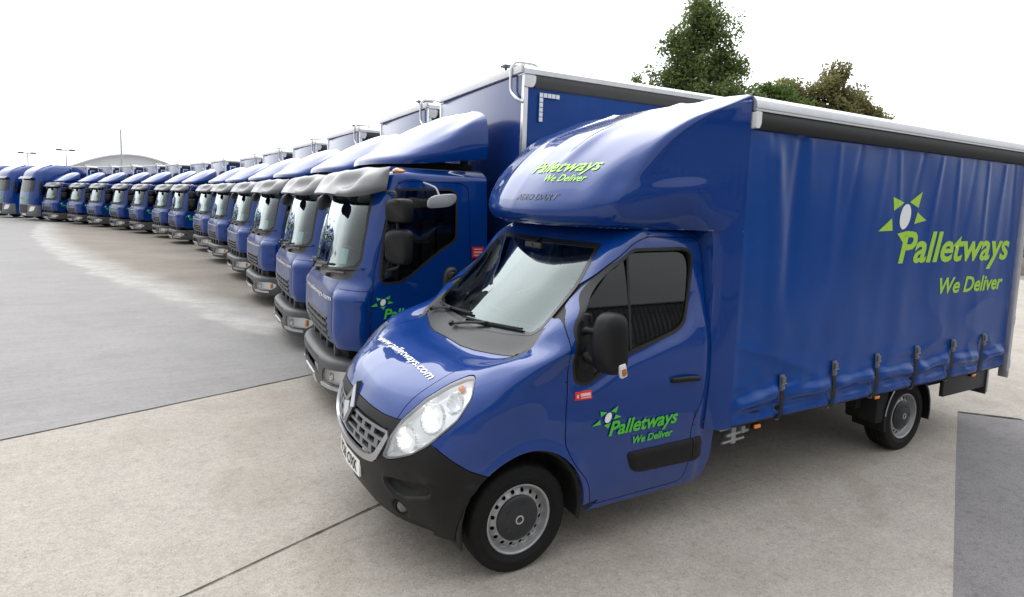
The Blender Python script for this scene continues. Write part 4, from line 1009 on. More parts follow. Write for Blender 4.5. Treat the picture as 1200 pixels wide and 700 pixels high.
# ---------------------------------------------------------------- ground
def ground_mat(name, c1, c2, sc=1.0, speck=.35, bump=.25, streak=None, stain=(.55, .5, .45), stain_amt=.35, rough=.88, joints=False, marks=True, arc=False):
    m = bpy.data.materials.new(name); m.use_nodes = True; nt = m.node_tree; N = nt.nodes; L = nt.links; p = N['Principled BSDF']
    tc = N.new('ShaderNodeTexCoord')
    def noise_(scale, det=6, ro=.6, vec=None, dist=0):
        n = N.new('ShaderNodeTexNoise'); n.inputs['Scale'].default_value = scale; n.inputs['Detail'].default_value = det; n.inputs['Roughness'].default_value = ro; n.inputs['Distortion'].default_value = dist
        L.new(vec or tc.outputs['Object'], n.inputs['Vector']); return n.outputs['Fac']
    def ramp(v, a, b, ca, cb):
        r = N.new('ShaderNodeValToRGB'); r.color_ramp.elements[0].position = a; r.color_ramp.elements[1].position = b
        r.color_ramp.elements[0].color = (*ca, 1); r.color_ramp.elements[1].color = (*cb, 1); L.new(v, r.inputs['Fac']); return r.outputs[0]
    def mul(a, b, f=1.0):
        x = N.new('ShaderNodeMix'); x.data_type = 'RGBA'; x.blend_type = 'MULTIPLY'; x.inputs[0].default_value = f; L.new(a, x.inputs[6]); L.new(b, x.inputs[7]); return x.outputs[2]
    def mixf(a, b, fac):
        x = N.new('ShaderNodeMix'); x.data_type = 'RGBA'; L.new(a, x.inputs[6])
        if isinstance(b, tuple): x.inputs[7].default_value = (*b, 1)
        else: L.new(b, x.inputs[7])
        L.new(fac, x.inputs[0]); return x.outputs[2]
    base = ramp(noise_(.35*sc, 7, .6), .2, .8, c1, c2)
    base = mul(base, ramp(noise_(2.6*sc, 8, .7), .25, .75, (1-speck*.45,)*3, (1+speck*.12,)*3))
    base = mul(base, ramp(noise_(120, 3, .75), .36, .64, (1-speck*.85,)*3, (1+speck*.55,)*3))
    base = mul(base, ramp(noise_(42, 3, .7), .34, .60, (1-speck*.35,)*3, (1.03,)*3))
    base = mul(base, ramp(noise_(14, 4, .75), .35, .5, (1-speck*.5,)*3, (1, 1, 1)))
    base = mul(base, ramp(noise_(.9, 5, .55, dist=1.2), .36, .52, stain, (1, 1, 1)), stain_amt)
    # exposed dark grit
    v = N.new('ShaderNodeTexVoronoi'); v.inputs['Scale'].default_value = 26; L.new(tc.outputs['Object'], v.inputs['Vector'])
    base = mul(base, ramp(v.outputs['Distance'], .05, .14, (.35, .34, .32), (1, 1, 1)), .75)
    base = mul(base, ramp(noise_(5.5, 9, .8), .30, .37, (.62, .60, .57), (1, 1, 1)), .7)
    base = mul(base, ramp(noise_(1.7, 7, .72), .27, .36, (.70, .69, .67), (1, 1, 1)), .6)
    if streak:
        mp = N.new('ShaderNodeMapping'); mp.inputs['Rotation'].default_value = (0, 0, streak[0]); mp.inputs['Scale'].default_value = (.15, streak[1], 1); L.new(tc.outputs['Object'], mp.inputs['Vector'])
        base = mul(base, ramp(noise_(3.0, 4, .6, vec=mp.outputs[0]), .35, .65, (streak[2],)*3, (1.0,)*3))
    if arc:
        # pale washed-out rim of dried silt along the curved edge of the stained area (world position)
        sx = N.new('ShaderNodeSeparateXYZ'); L.new(tc.outputs['Object'], sx.inputs[0])
        def val(pts):
            f = N.new('ShaderNodeFloatCurve')
            L.new(sx.outputs['Y'], f.inputs['Value']); return f
        n1 = noise_(.55, 5, .6)
        # boundary x_b(y) = A + B*exp-like: computed with math nodes: x_b = .55 + .0052*(y+4)^2
        a = N.new('ShaderNodeMath'); a.operation = 'ADD'; a.inputs[1].default_value = 4.0; L.new(sx.outputs['Y'], a.inputs[0])
        q = N.new('ShaderNodeMath'); q.operation = 'MULTIPLY'; L.new(a.outputs[0], q.inputs[0]); L.new(a.outputs[0], q.inputs[1])
        k = N.new('ShaderNodeMath'); k.operation = 'MULTIPLY_ADD'; k.inputs[1].default_value = -.0042; k.inputs[2].default_value = -.20; L.new(q.outputs[0], k.inputs[0])
        lin = N.new('ShaderNodeMath'); lin.operation = 'MULTIPLY_ADD'; lin.inputs[1].default_value = -.42; L.new(a.outputs[0], lin.inputs[0]); L.new(k.outputs[0], lin.inputs[2])
        d = N.new('ShaderNodeMath'); d.operation = 'SUBTRACT'; L.new(lin.outputs[0], d.inputs[0]); L.new(sx.outputs['X'], d.inputs[1])     # >0 inside (towards the lorries)
        dn = N.new('ShaderNodeMath'); dn.operation = 'MULTIPLY_ADD'; dn.inputs[1].default_value = 1.1; L.new(n1, dn.inputs[0]); L.new(d.outputs[0], dn.inputs[2])
        r1 = N.new('ShaderNodeMapRange'); r1.inputs['From Min'].default_value = .45; r1.inputs['From Max'].default_value = .75; r1.interpolation_type = 'SMOOTHSTEP'; L.new(dn.outputs[0], r1.inputs['Value'])
        r2 = N.new('ShaderNodeMapRange'); r2.inputs['From Min'].default_value = .9; r2.inputs['From Max'].default_value = 2.2; r2.interpolation_type = 'SMOOTHSTEP'; L.new(dn.outputs[0], r2.inputs['Value'])
        tan = mul(ramp(noise_(.6, 6, .65), .3, .7, (.165, .145, .122), (.225, .20, .172)), ramp(noise_(20, 5, .7), .3, .7, (.72,)*3, (1.12,)*3))
        pale = mul(ramp(noise_(1.6, 6, .7), .35, .65, (.26, .25, .236), (.38, .37, .352)), ramp(noise_(30, 4, .7), .3, .7, (.82,)*3, (1.05,)*3))
        base = mixf(base, pale, r1.outputs[0]); base = mixf(base, tan, r2.outputs[0])
    L.new(base, p.inputs['Base Color'])
    p.inputs['Roughness'].default_value = rough; p.inputs['Specular IOR Level'].default_value = .3
    b = N.new('ShaderNodeBump'); b.inputs['Strength'].default_value = bump; b.inputs['Distance'].default_value = .012; L.new(noise_(70, 5, .7), b.inputs['Height']); L.new(b.outputs[0], p.inputs['Normal'])
    return m
asphalt = ground_mat('worn_asphalt', (.188, .178, .178), (.235, .224, .224), speck=.45, bump=.5, stain=(.8, .8, .8), stain_amt=.3)
conc = ground_mat('beige_concrete', (.362, .330, .292), (.402, .368, .328), speck=.30, bump=.4, streak=(1.25, 5.0, .95), stain=(.78, .74, .70), stain_amt=.5)
slab_g = ground_mat('grey_concrete', (.248, .238, .234), (.290, .280, .274), sc=1.2, speck=.22, bump=.2, streak=(1.35, 3.2, .92), stain=(.82, .82, .82), stain_amt=.35, arc=True)
def sheet(name, pts, z, mt, wob=0.0):
    bm = new(); P = []
    n = len(pts)
    for i in range(n):
        a, b = Vector(pts[i]), Vector(pts[(i+1) % n]); k = max(1, min(60, int((b-a).length/.25))) if wob else 1
        for j in range(k):
            q = a+(b-a)*j/k
            if wob: q = q+Vector((noise.noise(Vector((q.x*3, q.y*3, z))), noise.noise(Vector((q.x*3, q.y*3, 5+z)))))*wob
            P.append((q.x, q.y, z))
    f = bm.faces.new([bm.verts.new(p) for p in P]); bm.normal_update()
    if f.normal.z < 0: f.normal_flip()
    return build(bm, name, mt, smooth=False, kind='structure')
bm = new(); f = bm.faces.new([bm.verts.new((x, y, 0)) for x, y in ((-900, -900), (900, -900), (900, 900), (-900, 900))]); build(bm, 'ground', asphalt, smooth=False, kind='structure')
# the beige concrete apron the van stands on: its far right edge runs from behind the van to the lower right
EDGE_A = (-6.213, .62); EDGE_B = (-1.2, 2.85)
sheet('concrete_apron', [(12, .36), (3.2, -2.76), (.449, -3.72), (-3, -4.9), (-13, -8.5), (-26, -10.5), (-26, -1.9), (-6.8, 1.38), (-6.6, 1.10), (-6.18, .64), (-4.146, 1.52), (-2.258, 2.345), (2, 4.2), (6, 6), (12, 8)], .004, conc, .005)
sheet('yard_slab', [(12, .38), (3.276, -2.739), (2.108, -3.12), (.449, -3.70), (-3, -4.87), (-13, -8.46), (-26, -10.3), (-60, -20), (-60, -140), (60, -140), (60, .38)], .008, slab_g, .010)
# open joints between the cast slabs
def joint(a, b, w=.014, z=.0105, seed=0):
    a, b = Vector(a), Vector(b); d = (b-a).normalized(); nrm = Vector((-d.y, d.x)); n = int((b-a).length/.06); bm = new(); L_, R_ = [], []
    for i in range(n+1):
        q = a+(b-a)*i/n; o = noise.noise(Vector((i*.11, seed, 0)))*.012; ww = w*(.45+.75*abs(noise.noise(Vector((i*.17, seed+5, 0))))+.35*noise.noise(Vector((i*.9, seed+9, 0))))
        L_.append(bm.verts.new((*(q+nrm*(o+ww)), z))); R_.append(bm.verts.new((*(q+nrm*(o-ww)), z)))
    for i in range(n): bm.faces.new((R_[i], R_[i+1], L_[i+1], L_[i]))
    bm.normal_update()
    for f in bm.faces:
        if f.normal.z < 0: f.normal_flip()
    build(bm, 'slab_joint', joint_m, smooth=False, kind='structure')
joint_m = M('joint_dirt', (.055, .048, .040), .95, noise_amt=.5, noise_scale=20)
joint((12, .37), (3.276, -2.735), seed=1); joint((3.276, -2.735), (2.108, -3.12), seed=2, w=.018); joint((2.108, -3.12), (.449, -3.70), seed=3); joint((.449, -3.70), (-12, -8.1), seed=4)
joint((2.9, .75), (1.824, .324), seed=5, w=.010); joint((1.824, .324), (.613, -.159), seed=6, w=.011); joint((.613, -.159), (-6, -2.8), seed=7, w=.012)
joint((-6.6, 1.10), (-6.18, .645), seed=8, w=.02)
# ---------------------------------------------------------------- box lorries
def bvh_of(G, cell):
    D = surf_grid(G, cell); n = len(D[0])
    return BVHTree.FromPolygons([Vector(p) for r in D for p in r], [(i*n+j, i*n+j+1, (i+1)*n+j+1, (i+1)*n+j) for i in range(len(D)-1) for j in range(n-1)])
grey_dark = M('scuttle_grey', (.05, .05, .052), .5, noise_amt=.3, noise_scale=14)
bulk_m = M('bulkhead_blue', (.006, .030, .17), .25, coat=.50, cr=.06, noise_amt=.05, noise_scale=1.0)
TG = truck_grid(); TB = bvh_of(TG, .05)
def tf(y, z, o=0.0):
    h = TB.ray_cast(Vector((3, abs(y), z)), Vector((-1, 0, 0)))
    if h[0] is None: return Vector((.3, y, z))
    n = h[1] if h[1].x > 0 else -h[1]; p = h[0]+n*o
    return Vector((p.x, math.copysign(p.y, y) if abs(y) > 1e-6 else 0.0, p.z))
def ts(x, z, o=0.0):
    h = TB.ray_cast(Vector((x, 3, z)), Vector((0, -1, 0)))
    return Vector((x, (h[0].y if h[0] else 1.05)+o, z))
def tstrip(bm, lo, hi, t, n0=0.0, fn=None):
    fn = fn or tf
    rings = [[fn(*lo[i], n0), fn(*lo[i], n0+t), fn(*hi[i], n0+t), fn(*hi[i], n0)] for i in range(len(lo))]
    quads(bm, rings)
def make_truck():
    T = empty('box_lorry')
    b = grid_bm(TG, .035)
    sidep = lambda c: c.y > .80 and c.x < .30
    fr = lambda c: c.x > -.12 and c.y < 1.05
    # wheel opening at the bottom of the cab
    pc, _ = cut(b, [(-.52+.50*math.cos(a), .42+.50*math.sin(a)) for a in [2*math.pi*i/40 for i in range(40)]], lambda c: (c.x, c.z), sidep, seam=0); pc.free()
    WSp = rpoly([(-.3, 1.502), (.4, 1.507), (.72, 1.53), (.90, 1.565), (.945, 1.64), (.925, 2.0), (.90, 2.28), (.86, 2.40), (-.3, 2.41)], .02, 3)
    ws, _ = cut(b, WSp, lambda c: (c.y, c.z), lambda c: c.x > -.1 and c.z > 1.46 and c.z < 2.5, seam=0)
    WSi = rpoly([(-.3, 1.535), (.4, 1.54), (.71, 1.565), (.87, 1.60), (.915, 1.66), (.895, 2.0), (.87, 2.26), (.83, 2.37), (-.3, 2.38)], .03, 3)
    wi, _ = cut(ws, WSi, lambda c: (c.y, c.z), lambda c: True, seam=0)
    CW = rpoly([(-.3, 1.432), (.4, 1.434), (.72, 1.44), (.86, 1.455), (.895, 1.50), (.90, 1.575), (.6, 1.60), (-.3, 1.60)], .02, 3)
    cw, _ = cut(b, CW, lambda c: (c.y, c.z), lambda c: c.x > .1 and c.z < 1.6, seam=0)
    GR = rpoly([(-.3, .795), (.56, .795), (.62, .82), (.62, 1.015), (.58, 1.035), (-.3, 1.04)], .02, 3)
    grl, _ = cut(b, GR, lambda c: (c.y, c.z), lambda c: c.x > .2, seam=0)
    DR = rpoly([(.145, .70), (.135, 1.05), (.10, 1.55), (-.02, 2.10), (-.13, 2.43), (-.20, 2.475), (-.84, 2.48), (-.93, 2.43), (-.955, 1.70), (-.955, .98), (-.94, .92), (-.52, .93), (-.30, .88), (-.10, .70)], .03, 3)
    dr, dband = cut(b, DR, lambda c: (c.x, c.z), sidep, seam=.004)
    WN = rpoly([(-.06, 2.385), (-.74, 2.41), (-.795, 2.36), (-.79, 1.90), (-.74, 1.84), (-.63, 1.78), (-.26, 1.49), (-.16, 1.44), (.02, 1.43), (.045, 1.50), (.03, 1.68), (-.03, 2.15)], .03, 3)
    wn, wband = cut(dr, WN, lambda c: (c.x, c.z), sidep, seam=.012)
    # lower corner panel between front panel and door
    CP = rpoly([(.745, .64), (1.2, .64), (1.2, 1.352), (.80, 1.36), (.755, 1.30)], .02, 2)
    cp, cb = cut(b, CP, lambda c: (c.y, c.z), lambda c: c.x > .13 and c.z < 1.4, seam=.003)
    FP, _ = cut(b, rpoly([(-.3, .70), (.74, .70), (.74, 1.425), (-.3, 1.425)], .02, 2), lambda c: (c.y, c.z), lambda c: c.x > .3 and c.z < 1.45, seam=0)
    sh = build(thicken(mirror(b), .02), 'cab_shell', paint, T)
    gp = mirror(offset(dband, -.012)); join(gp, mirror(offset(cb, -.01))); build(gp, 'panel_gap', seal, T)
    for s in (1, -1):
        c2 = cp.copy() if s == 1 else mirror(cp, both=False); c2.normal_update(); nn = {v: v.normal.copy() for v in c2.verts}
        for v in c2.verts: v.co += nn[v]*(.003+.040*smooth01((1.352-v.co.z)/.085)*smooth01((abs(v.co.y)-.745)/.10)*smooth01((v.co.x-.13)/.05))
        build(thicken(c2, .02), 'corner_panel', paint, T)
        c2 = dr.copy() if s == 1 else mirror(dr, both=False); d = build(thicken(c2, .02), 'door', paint, T)
        c2 = wband.copy() if s == 1 else mirror(wband, both=False); build(thicken(c2, .02), 'window_seal', seal, d)
        c2 = wn.copy() if s == 1 else mirror(wn, both=False); build(offset(c2, -.008), 'side_window', side_glass, d)
        bm = new(); box(bm, (-.82, s*1.068, 1.30), (.16, .03, .035), .01); build(bm, 'door_handle', plastic, d)
    # road-film darker front panel is the same sheet as the shell: dusty overlay part
    fpo = build(offset(mirror(FP), .002), 'front_panel', paint_dusty, T)
    build(mirror(ws), 'windscreen_seal', seal, T)
    build(mirror(wi), 'windscreen', lorry_glass, T)
    build(offset(mirror(cw), -.012), 'wiper_cowl', grey_dark, T)
    # grille : dark void, light grey frame and bars
    go = build(offset(mirror(grl), -.03), 'grille', seal, T)
    bm = new(); Y = [-.61+1.22*i/12 for i in range(13)]
    bm.free()
    for z in (.812, .885, .955, 1.022):
        bm = new(); tstrip(bm, [(y, z-.014) for y in Y], [(y, z+.014) for y in Y], .032, -.02); build(bm, 'grille_bar', plastic_g, go, ang=30)
    for y in (-.60, -.36, -.12, .12, .36, .60):
        bm = new(); tstrip(bm, [(y-.018, .80), (y+.018, .80)], [(y-.018, 1.03), (y+.018, 1.03)], .028, -.02); build(bm, 'grille_upright', plastic_g, go, ang=30)
    # front lettering
    t = fit_width(text_bm('www.palletways.com', .052, .1, .008), 1.45)
    build(mapto(tess(t, .1), lambda u, v: tf(-.725+u, 1.225+v, .006)), 'front_lettering', whitev, fpo, smooth=False)
    # side logo
    for s in (1,):
        decal_set(T, lambda u, v, o: ts(.135-u, 1.07+v, o+.006), mat_=green, sun_w=.235, sun_at=(0, .095), word_at=(.135, .0), word_w=.62, word_h=.10, tag_at=(.355, -.095), tag_w=.36, tag_h=.05, step=.06)
        bm = poly_bm([[(0, 0), (.14, 0), (.14, .12), (0, .12)]]); st = build(mapto(bm, lambda u, v: ts(-.97-u, 1.68+v, .006)), 'red_sticker', redv, T, smooth=False)
        bm = poly_bm([[(.02, .085), (.12, .085), (.12, .10), (.02, .10)], [(.02, .05), (.12, .05), (.12, .07), (.02, .07)], [(.02, .02), (.09, .02), (.09, .035), (.02, .035)]]); build(mapto(bm, lambda u, v: ts(-.97-u, 1.68+v, .008)), 'sticker_print', bpy.data.materials['sticker_pink'], st, smooth=False)
    # bumper
    def BR(z, x, dy=0, bx=-.62): return [(x, 0, z), (x-.005, .35, z), (x-.04, .64, z), (x-.11, .83, z), (x-.24, .97+dy, z), (x-.42, 1.05+dy, z), (bx+.5, 1.075+dy, z), (bx+.32, 1.08+dy, z)]
    BG = [BR(.205, .44, -.05), BR(.225, .50, -.02), BR(.32, .54), BR(.45, .55), BR(.54, .555), BR(.59, .55), BR(.606, .53), BR(.610, .36, -.08)]
    bb = grid_bm(BG, .04); BT = bvh_of(BG, .05)
    def bf(y, z, o=0.0):
        h = BT.ray_cast(Vector((3, abs(y), z)), Vector((-1, 0, 0)))
        p = (h[0] if h[0] else Vector((.1, abs(y), z))); n = (h[1] if h[1] and h[1].x > 0 else -h[1]) if h[1] else Vector((1, 0, 0)); p = p+n*o
        return Vector((p.x, math.copysign(p.y, y) if abs(y) > 1e-6 else 0.0, p.z))
    fw = lambda c: c.x > .1
    op, _ = cut(bb, rpoly([(-.3, .375), (.40, .375), (.43, .40), (.43, .50), (-.3, .50)], .015, 2), lambda c: (c.y, c.z), fw, seam=0)
    hl, _ = cut(bb, rpoly([(.58, .335), (.98, .35), (1.03, .42), (1.03, .48), (.97, .515), (.64, .50), (.58, .45)], .02, 3), lambda c: (c.y, c.z), fw, seam=0)
    st_, _ = cut(bb, rpoly([(-.3, .555), (.46, .555), (.46, .585), (-.3, .585)], .01, 1), lambda c: (c.y, c.z), fw, seam=0)
    bu = build(thicken(mirror(bb), .03), 'bumper', plastic_g, T)
    build(offset(mirror(op), -.07), 'air_intake', seal, bu); build(offset(mirror(st_), -.012), 'bumper_step', grey_dark, bu)
    for s in (1, -1):
        c2 = hl.copy() if s == 1 else mirror(hl, both=False); cv = c2.copy()
        o = build(offset(c2, -.035), 'headlight', reflector, T); build(offset(cv, -.004), 'lamp_cover', lamp_glass, o)
        bm = new(); box(bm, (bf(s*.97, .43, -.03).x, s*.965, .43), (.03, .05, .09), .01); build(bm, 'indicator', amber, o)
        bm = new(); lathe(bm, [(.045, -.02), (.04, .0), (.02, -.012), (.001, -.015)], bf(s*.74, .42, -.025), Vector((.92, s*.38, 0)), 16); build(bm, 'lamp_bowl', chrome, o)
        bm = new(); tstrip(bm, [(s*y, .300) for y in (.56, .66, .76, .86, .95)], [(s*y, .335) for y in (.56, .66, .76, .86, .95)], .030, -.01, bf); bmesh.ops.recalc_face_normals(bm, faces=bm.faces[:]); build(bm, 'lamp_trim', alloy, o)
    Y = [-.26+.52*i/6 for i in range(7)]
    bm = new(); tstrip(bm, [(y, .245) for y in Y], [(y, .355) for y in Y], .014, .0, bf); np_ = build(bm, 'number_plate', plate_m, T, ang=30)
    t = fit_width(text_bm('KY14 PWD', .07, 0, .02), .44)
    build(mapto(t, lambda u, v: bf(u-.22, .265+v, .018)), 'plate_lettering', seal, np_, smooth=False)
    # behind the bumper
    bm = new(); box(bm, (.12, 0, .60), (.34, 1.5, .34), .03); build(bm, 'radiator_housing', dark, T)
    bm = new(); prs = [(.42, 0), (.40, .5), (.35, .72), (.22, .92)]
    bm.free(); each([bx((.38, y, .68), (.05, .06, .17), .01) for y in (-.62, -.2, .2, .62)], 'panel_bracket', plastic_g, T)
    # sun visor
    VR = [[(.43, 0, 2.315), (.425, .4, 2.31), (.37, .72, 2.30), (.28, .92, 2.30), (.15, 1.0, 2.325), (-.02, 1.03, 2.375)],
          [(.45, 0, 2.335), (.445, .4, 2.33), (.385, .72, 2.32), (.29, .93, 2.32), (.155, 1.01, 2.345), (-.02, 1.035, 2.395)],
          [(.43, 0, 2.375), (.42, .4, 2.375), (.37, .72, 2.36), (.28, .925, 2.36), (.15, 1.012, 2.38), (-.025, 1.035, 2.42)],
          [(.33, 0, 2.42), (.37, .4, 2.46), (.27, .66, 2.395), (.245, .90, 2.42), (.12, 1.0, 2.43), (-.035, 1.03, 2.465)],
          [(.20, 0, 2.49), (.28, .4, 2.555), (.155, .64, 2.47), (.17, .86, 2.51), (.06, .975, 2.50), (-.045, 1.02, 2.53)],
          [(.08, 0, 2.58), (.10, .4, 2.605), (.09, .62, 2.60), (.03, .84, 2.585), (-.02, .95, 2.59), (-.06, 1.01, 2.61)],
          [(.05, 0, 2.60), (.06, .4, 2.618), (.05, .62, 2.615), (.0, .84, 2.605), (-.04, .95, 2.61), (-.07, 1.0, 2.615)]]
    vz = mirror(grid_bm(VR, .05)); build(thicken(vz, .014), 'sun_visor', visor_m, T, ang=60)
    each([bx((.14, y, 2.40), (.16, .03, .04), .008) for y in (-.8, -.3, .3, .8)], 'visor_bracket', seal, T)
    # wipers
    for y0 in (-.75, -.15, .42):
        bm = new(); p0 = tf(y0, 1.475, .03); p1 = tf(y0+.40, 1.515, .045)
        tube(bm, arcpts([tf(y0, 1.46, .0), p0, tf(y0+.2, 1.50, .05), p1], .02), .012, 6); quads(bm, [[tf(y0+.06+.5*i/4, 1.535+.01*i, .03)+Vector(d) for d in ((0, 0, -.01), (.02, 0, -.01), (.02, 0, .01), (0, 0, .01))] for i in range(5)])
        lathe(bm, [(.03, -.02), (.03, .02), (.001, .03)], tf(y0, 1.465, .01), (1, 0, .3), 10); build(bm, 'wiper', grey_dark, T)
    # roof deflector
    df = mirror(grid_bm(deflector_grid(), .06)); thicken(df, .02); build(df, 'roof_deflector', paint, T, ang=55)
    for y in (-.7, 0, .7):
        build(bx((-.35, y, 2.64), (.10, .06, .08), .01), 'deflector_bracket', dark, T)
        bm = bx((-1.0, y, 2.70), (.08, .06, .20), .01); tube(bm, [(-.97, y, 2.64), (-1.08, y*.9, 3.05)], .018, 6); build(bm, 'deflector_bracket', dark, T)
    bm = new(); box(bm, (-.62, 0, 2.60), (1.06, 1.66, .05), .02); build(bm, 'cab_roof', paint, T)
    build(bx((-.68, 0, 2.66), (.80, 1.50, .09), .02), 'deflector_gap_filler', dark, T)  # dark filler box added so the gap under the deflector reads dark
    bm = new(); lathe(bm, [(.001, .03), (.035, .022), (.05, 0), (.05, -.01)], (-.175, .955, 2.575), (0, .5, .85), 16)
    for v in bm.verts: v.co.x = -.175+(v.co.x+.175)*1.5
    build(bm, 'marker_lamp', amber_dark, T)
    # mirrors
    for s in (1, -1):
        bm = new()
        tube(bm, arcpts([(-.02, s*1.03, 2.36), (-.06, s*1.22, 2.36), (-.10, s*1.25, 1.62), (-.02, s*1.05, 1.56)], .05), .014, 8); arm = build(bm, 'mirror_arm', seal, T)
        for (z0, z1, nm) in ((2.055, 2.300, 'mirror'), (1.645, 2.000, 'mirror')):
            bm = new(); cz = (z0+z1)/2; hh = (z1-z0)/2; rings = []
            for x, k in ((-.02, .55), (-.03, .86), (-.06, .98), (-.11, 1.0), (-.135, .95)):
                ring = []
                for i in range(20):
                    a = 2*math.pi*i/20; ca, sa = math.cos(a), math.sin(a); e = .45
                    ring.append(Vector((x-.10*math.copysign(abs(ca)**e, ca)*s*.6, s*1.27+math.copysign(abs(ca)**e, ca)*.115*k, cz+math.copysign(abs(sa)**e, sa)*hh*k)))
                rings.append(ring)
            quads(bm, rings); bmesh.ops.recalc_face_normals(bm, faces=bm.faces[:]); m_ = build(bm, nm, plastic, T, ang=50)
            bm = new(); vs = [bm.verts.new(p*1.0+Vector((-.006, 0, 0))) for p in [Vector((q.x, s*1.27+(q.y-s*1.27)*.9, cz+(q.z-cz)*.9)) for q in rings[-1]]]; bm.faces.new(vs); build(bm, 'mirror_glass', mirror_m, m_, smooth=False)
        if s == 1:
            bm = new(); tube(bm, arcpts([(-.42, 1.0, 2.47), (-.50, 1.16, 2.42), (-.52, 1.20, 2.34)], .04), .010, 8)
            rings = []
            for d_, k in ((.0, .5), (.01, .85), (.03, 1.0), (.06, .98), (.065, .9)):
                rings.append([Vector((-.53+.155*k*math.copysign(abs(math.cos(a))**.6, math.cos(a)), 1.21+d_+.02*math.sin(a), 2.285+.068*k*math.copysign(abs(math.sin(a))**.7, math.sin(a))-.03*math.cos(a))) for a in [2*math.pi*i/20 for i in range(20)]])
            quads(bm, rings); bmesh.ops.recalc_face_normals(bm, faces=bm.faces[:]); build(bm, 'kerb_mirror', M('kerb_mirror_grey', (.42, .43, .44), .3), T, ang=60)  # light grey stands in for sky reflected in the mirror glass
    bm = new(); tube(bm, arcpts([(.28, .02, 2.34), (.38, .06, 2.33), (.40, .12, 2.28)], .03), .012, 8)
    rings = []
    for d_, k in ((-.03, .6), (-.01, .92), (.02, 1.0), (.05, .94), (.06, .7)):
        rings.append([Vector((.42+d_*.6+.085*k*math.cos(a), .15+.115*k*math.copysign(abs(math.cos(a))**.6, math.cos(a)), 2.225+.085*k*math.copysign(abs(math.sin(a))**.6, math.sin(a))-.02*math.cos(a))) for a in [2*math.pi*i/20 for i in range(20)]])
    quads(bm, rings); bmesh.ops.recalc_face_normals(bm, faces=bm.faces[:]); build(bm, 'front_mirror', M('mirror_shell_grey', (.10, .10, .11), .45), T, ang=60)
    # interior
    bm = new(); box(bm, (-.5, 0, 1.02), (1.2, 1.96, .10), .02); box(bm, (-1.10, 0, 1.75), (.03, 1.9, 1.5), .01); build(bm, 'cab_floor', interior, T)
    bm = new(); quads(bm, [[Vector((x+.10*(1-(y/.9)**2), y, z)) for y in [-.95+1.9*i/10 for i in range(11)]] for x, z in ((.22, 1.1), (.21, 1.47), (.05, 1.52), (-.12, 1.45), (-.15, 1.1))], closed=False, cap=False); build(bm, 'dashboard', bpy.data.materials['dash_grey'], T)
    for y in (-.55, .05, .58):
        bm = new(); box(bm, (-.62, y, 1.35), (.48, .46, .16), .05); box(bm, (-.88, y, 1.72), (.13, .46, .66), .05); st = build(bm, 'seat', interior, T)
        bm = new(); box(bm, (-.90, y, 2.12), (.09, .26, .18), .04); build(bm, 'headrest', interior, st)
    bm = new(); c = Vector((-.18, -.55, 1.60)); x_, y_, d_ = basis((-.35, 0, .94)); tube(bm, [c+(x_*math.cos(a)+y_*math.sin(a))*.22 for a in [2*math.pi*i/20 for i in range(21)]], .016, 6); tube(bm, [c-y_*.2, c+y_*.2], .02, 6); tube(bm, [c, c+Vector((.2, 0, -.2))], .03, 6); build(bm, 'steering_wheel', seal, T)
    bm = poly_bm([[(0, 0), (.13, 0), (.13, .16), (0, .16)]]); build(mapto(bm, lambda u, v: tf(.63+u, 1.60+v, -.006)), 'screen_permit', M('permit_pale_blue', (.45, .68, .75), .5), T, smooth=False)
    bm = new(); box(bm, (.10, .25, 2.12), (.03, .07, .22), .015); build(bm, 'interior_mirror', seal, T)
    # box body
    X0, X1, Z0, Z1, W = -1.44, -8.55, .98, 3.70, 1.25
    bm = new(); box(bm, (X0-.02, 0, (Z0+Z1)/2), (.05, 2*W-.09, Z1-Z0-.02), .004); build(bm, 'bulkhead', bulk_m, T)
    bm = new(); box(bm, ((X0+X1)/2, 0, Z1+.02), (X0-X1, 2*W-.04, .07), .015); build(bm, 'box_roof', bpy.data.materials['translucent_roof_sheet'], T)
    bm = new(); box(bm, (X0+.012, 0, Z1+.02), (.05, 2*W-.03, .085), .01); build(bm, 'front_roof_cap', white_metal, T)
    bm = new(); box(bm, ((X0+X1)/2, 0, Z0-.03), (X0-X1, 2*W-.06, .10), .01); build(bm, 'load_floor', dark, T)
    bm = new(); box(bm, (X1, 0, (Z0+Z1)/2), (.05, 2*W-.1, Z1-Z0), .01); build(bm, 'rear_door', white_metal, T)
    for s in (1, -1):
        bm = new(); box(bm, (X0-.02, s*(W-.025), (Z0+Z1)/2-.02), (.055, .055, Z1-Z0-.04), .008); cpst = build(bm, 'corner_post', alloy, T)
        bm = new(); pr = [(W-.15, Z1+.055), (W-.04, Z1+.058), (W-.005, Z1+.045), (W+.012, Z1+.02), (W+.014, Z1-.03), (W, Z1-.04), (W-.15, Z1-.04)]
        quads(bm, [[Vector((x, s*y, z)) for y, z in pr] for x in (X0+.01, X1)]); bmesh.ops.recalc_face_normals(bm, faces=bm.faces[:]); build(bm, 'roof_rail', alloy, T, ang=25)
        bm = new(); pr = [(W-.15, Z1-.042), (W+.004, Z1-.042), (W+.012, Z1-.08), (W+.004, Z1-.15), (W-.012, Z1-.175), (W-.15, Z1-.175)]
        quads(bm, [[Vector((x, s*y, z)) for y, z in pr] for x in (X0-.13, X1)]); bmesh.ops.recalc_face_normals(bm, faces=bm.faces[:]); build(bm, 'curtain_pelmet', M('pelmet_grey', (.045, .045, .047), .5) if 'pelmet_grey' not in bpy.data.materials else bpy.data.materials['pelmet_grey'], T, ang=50)
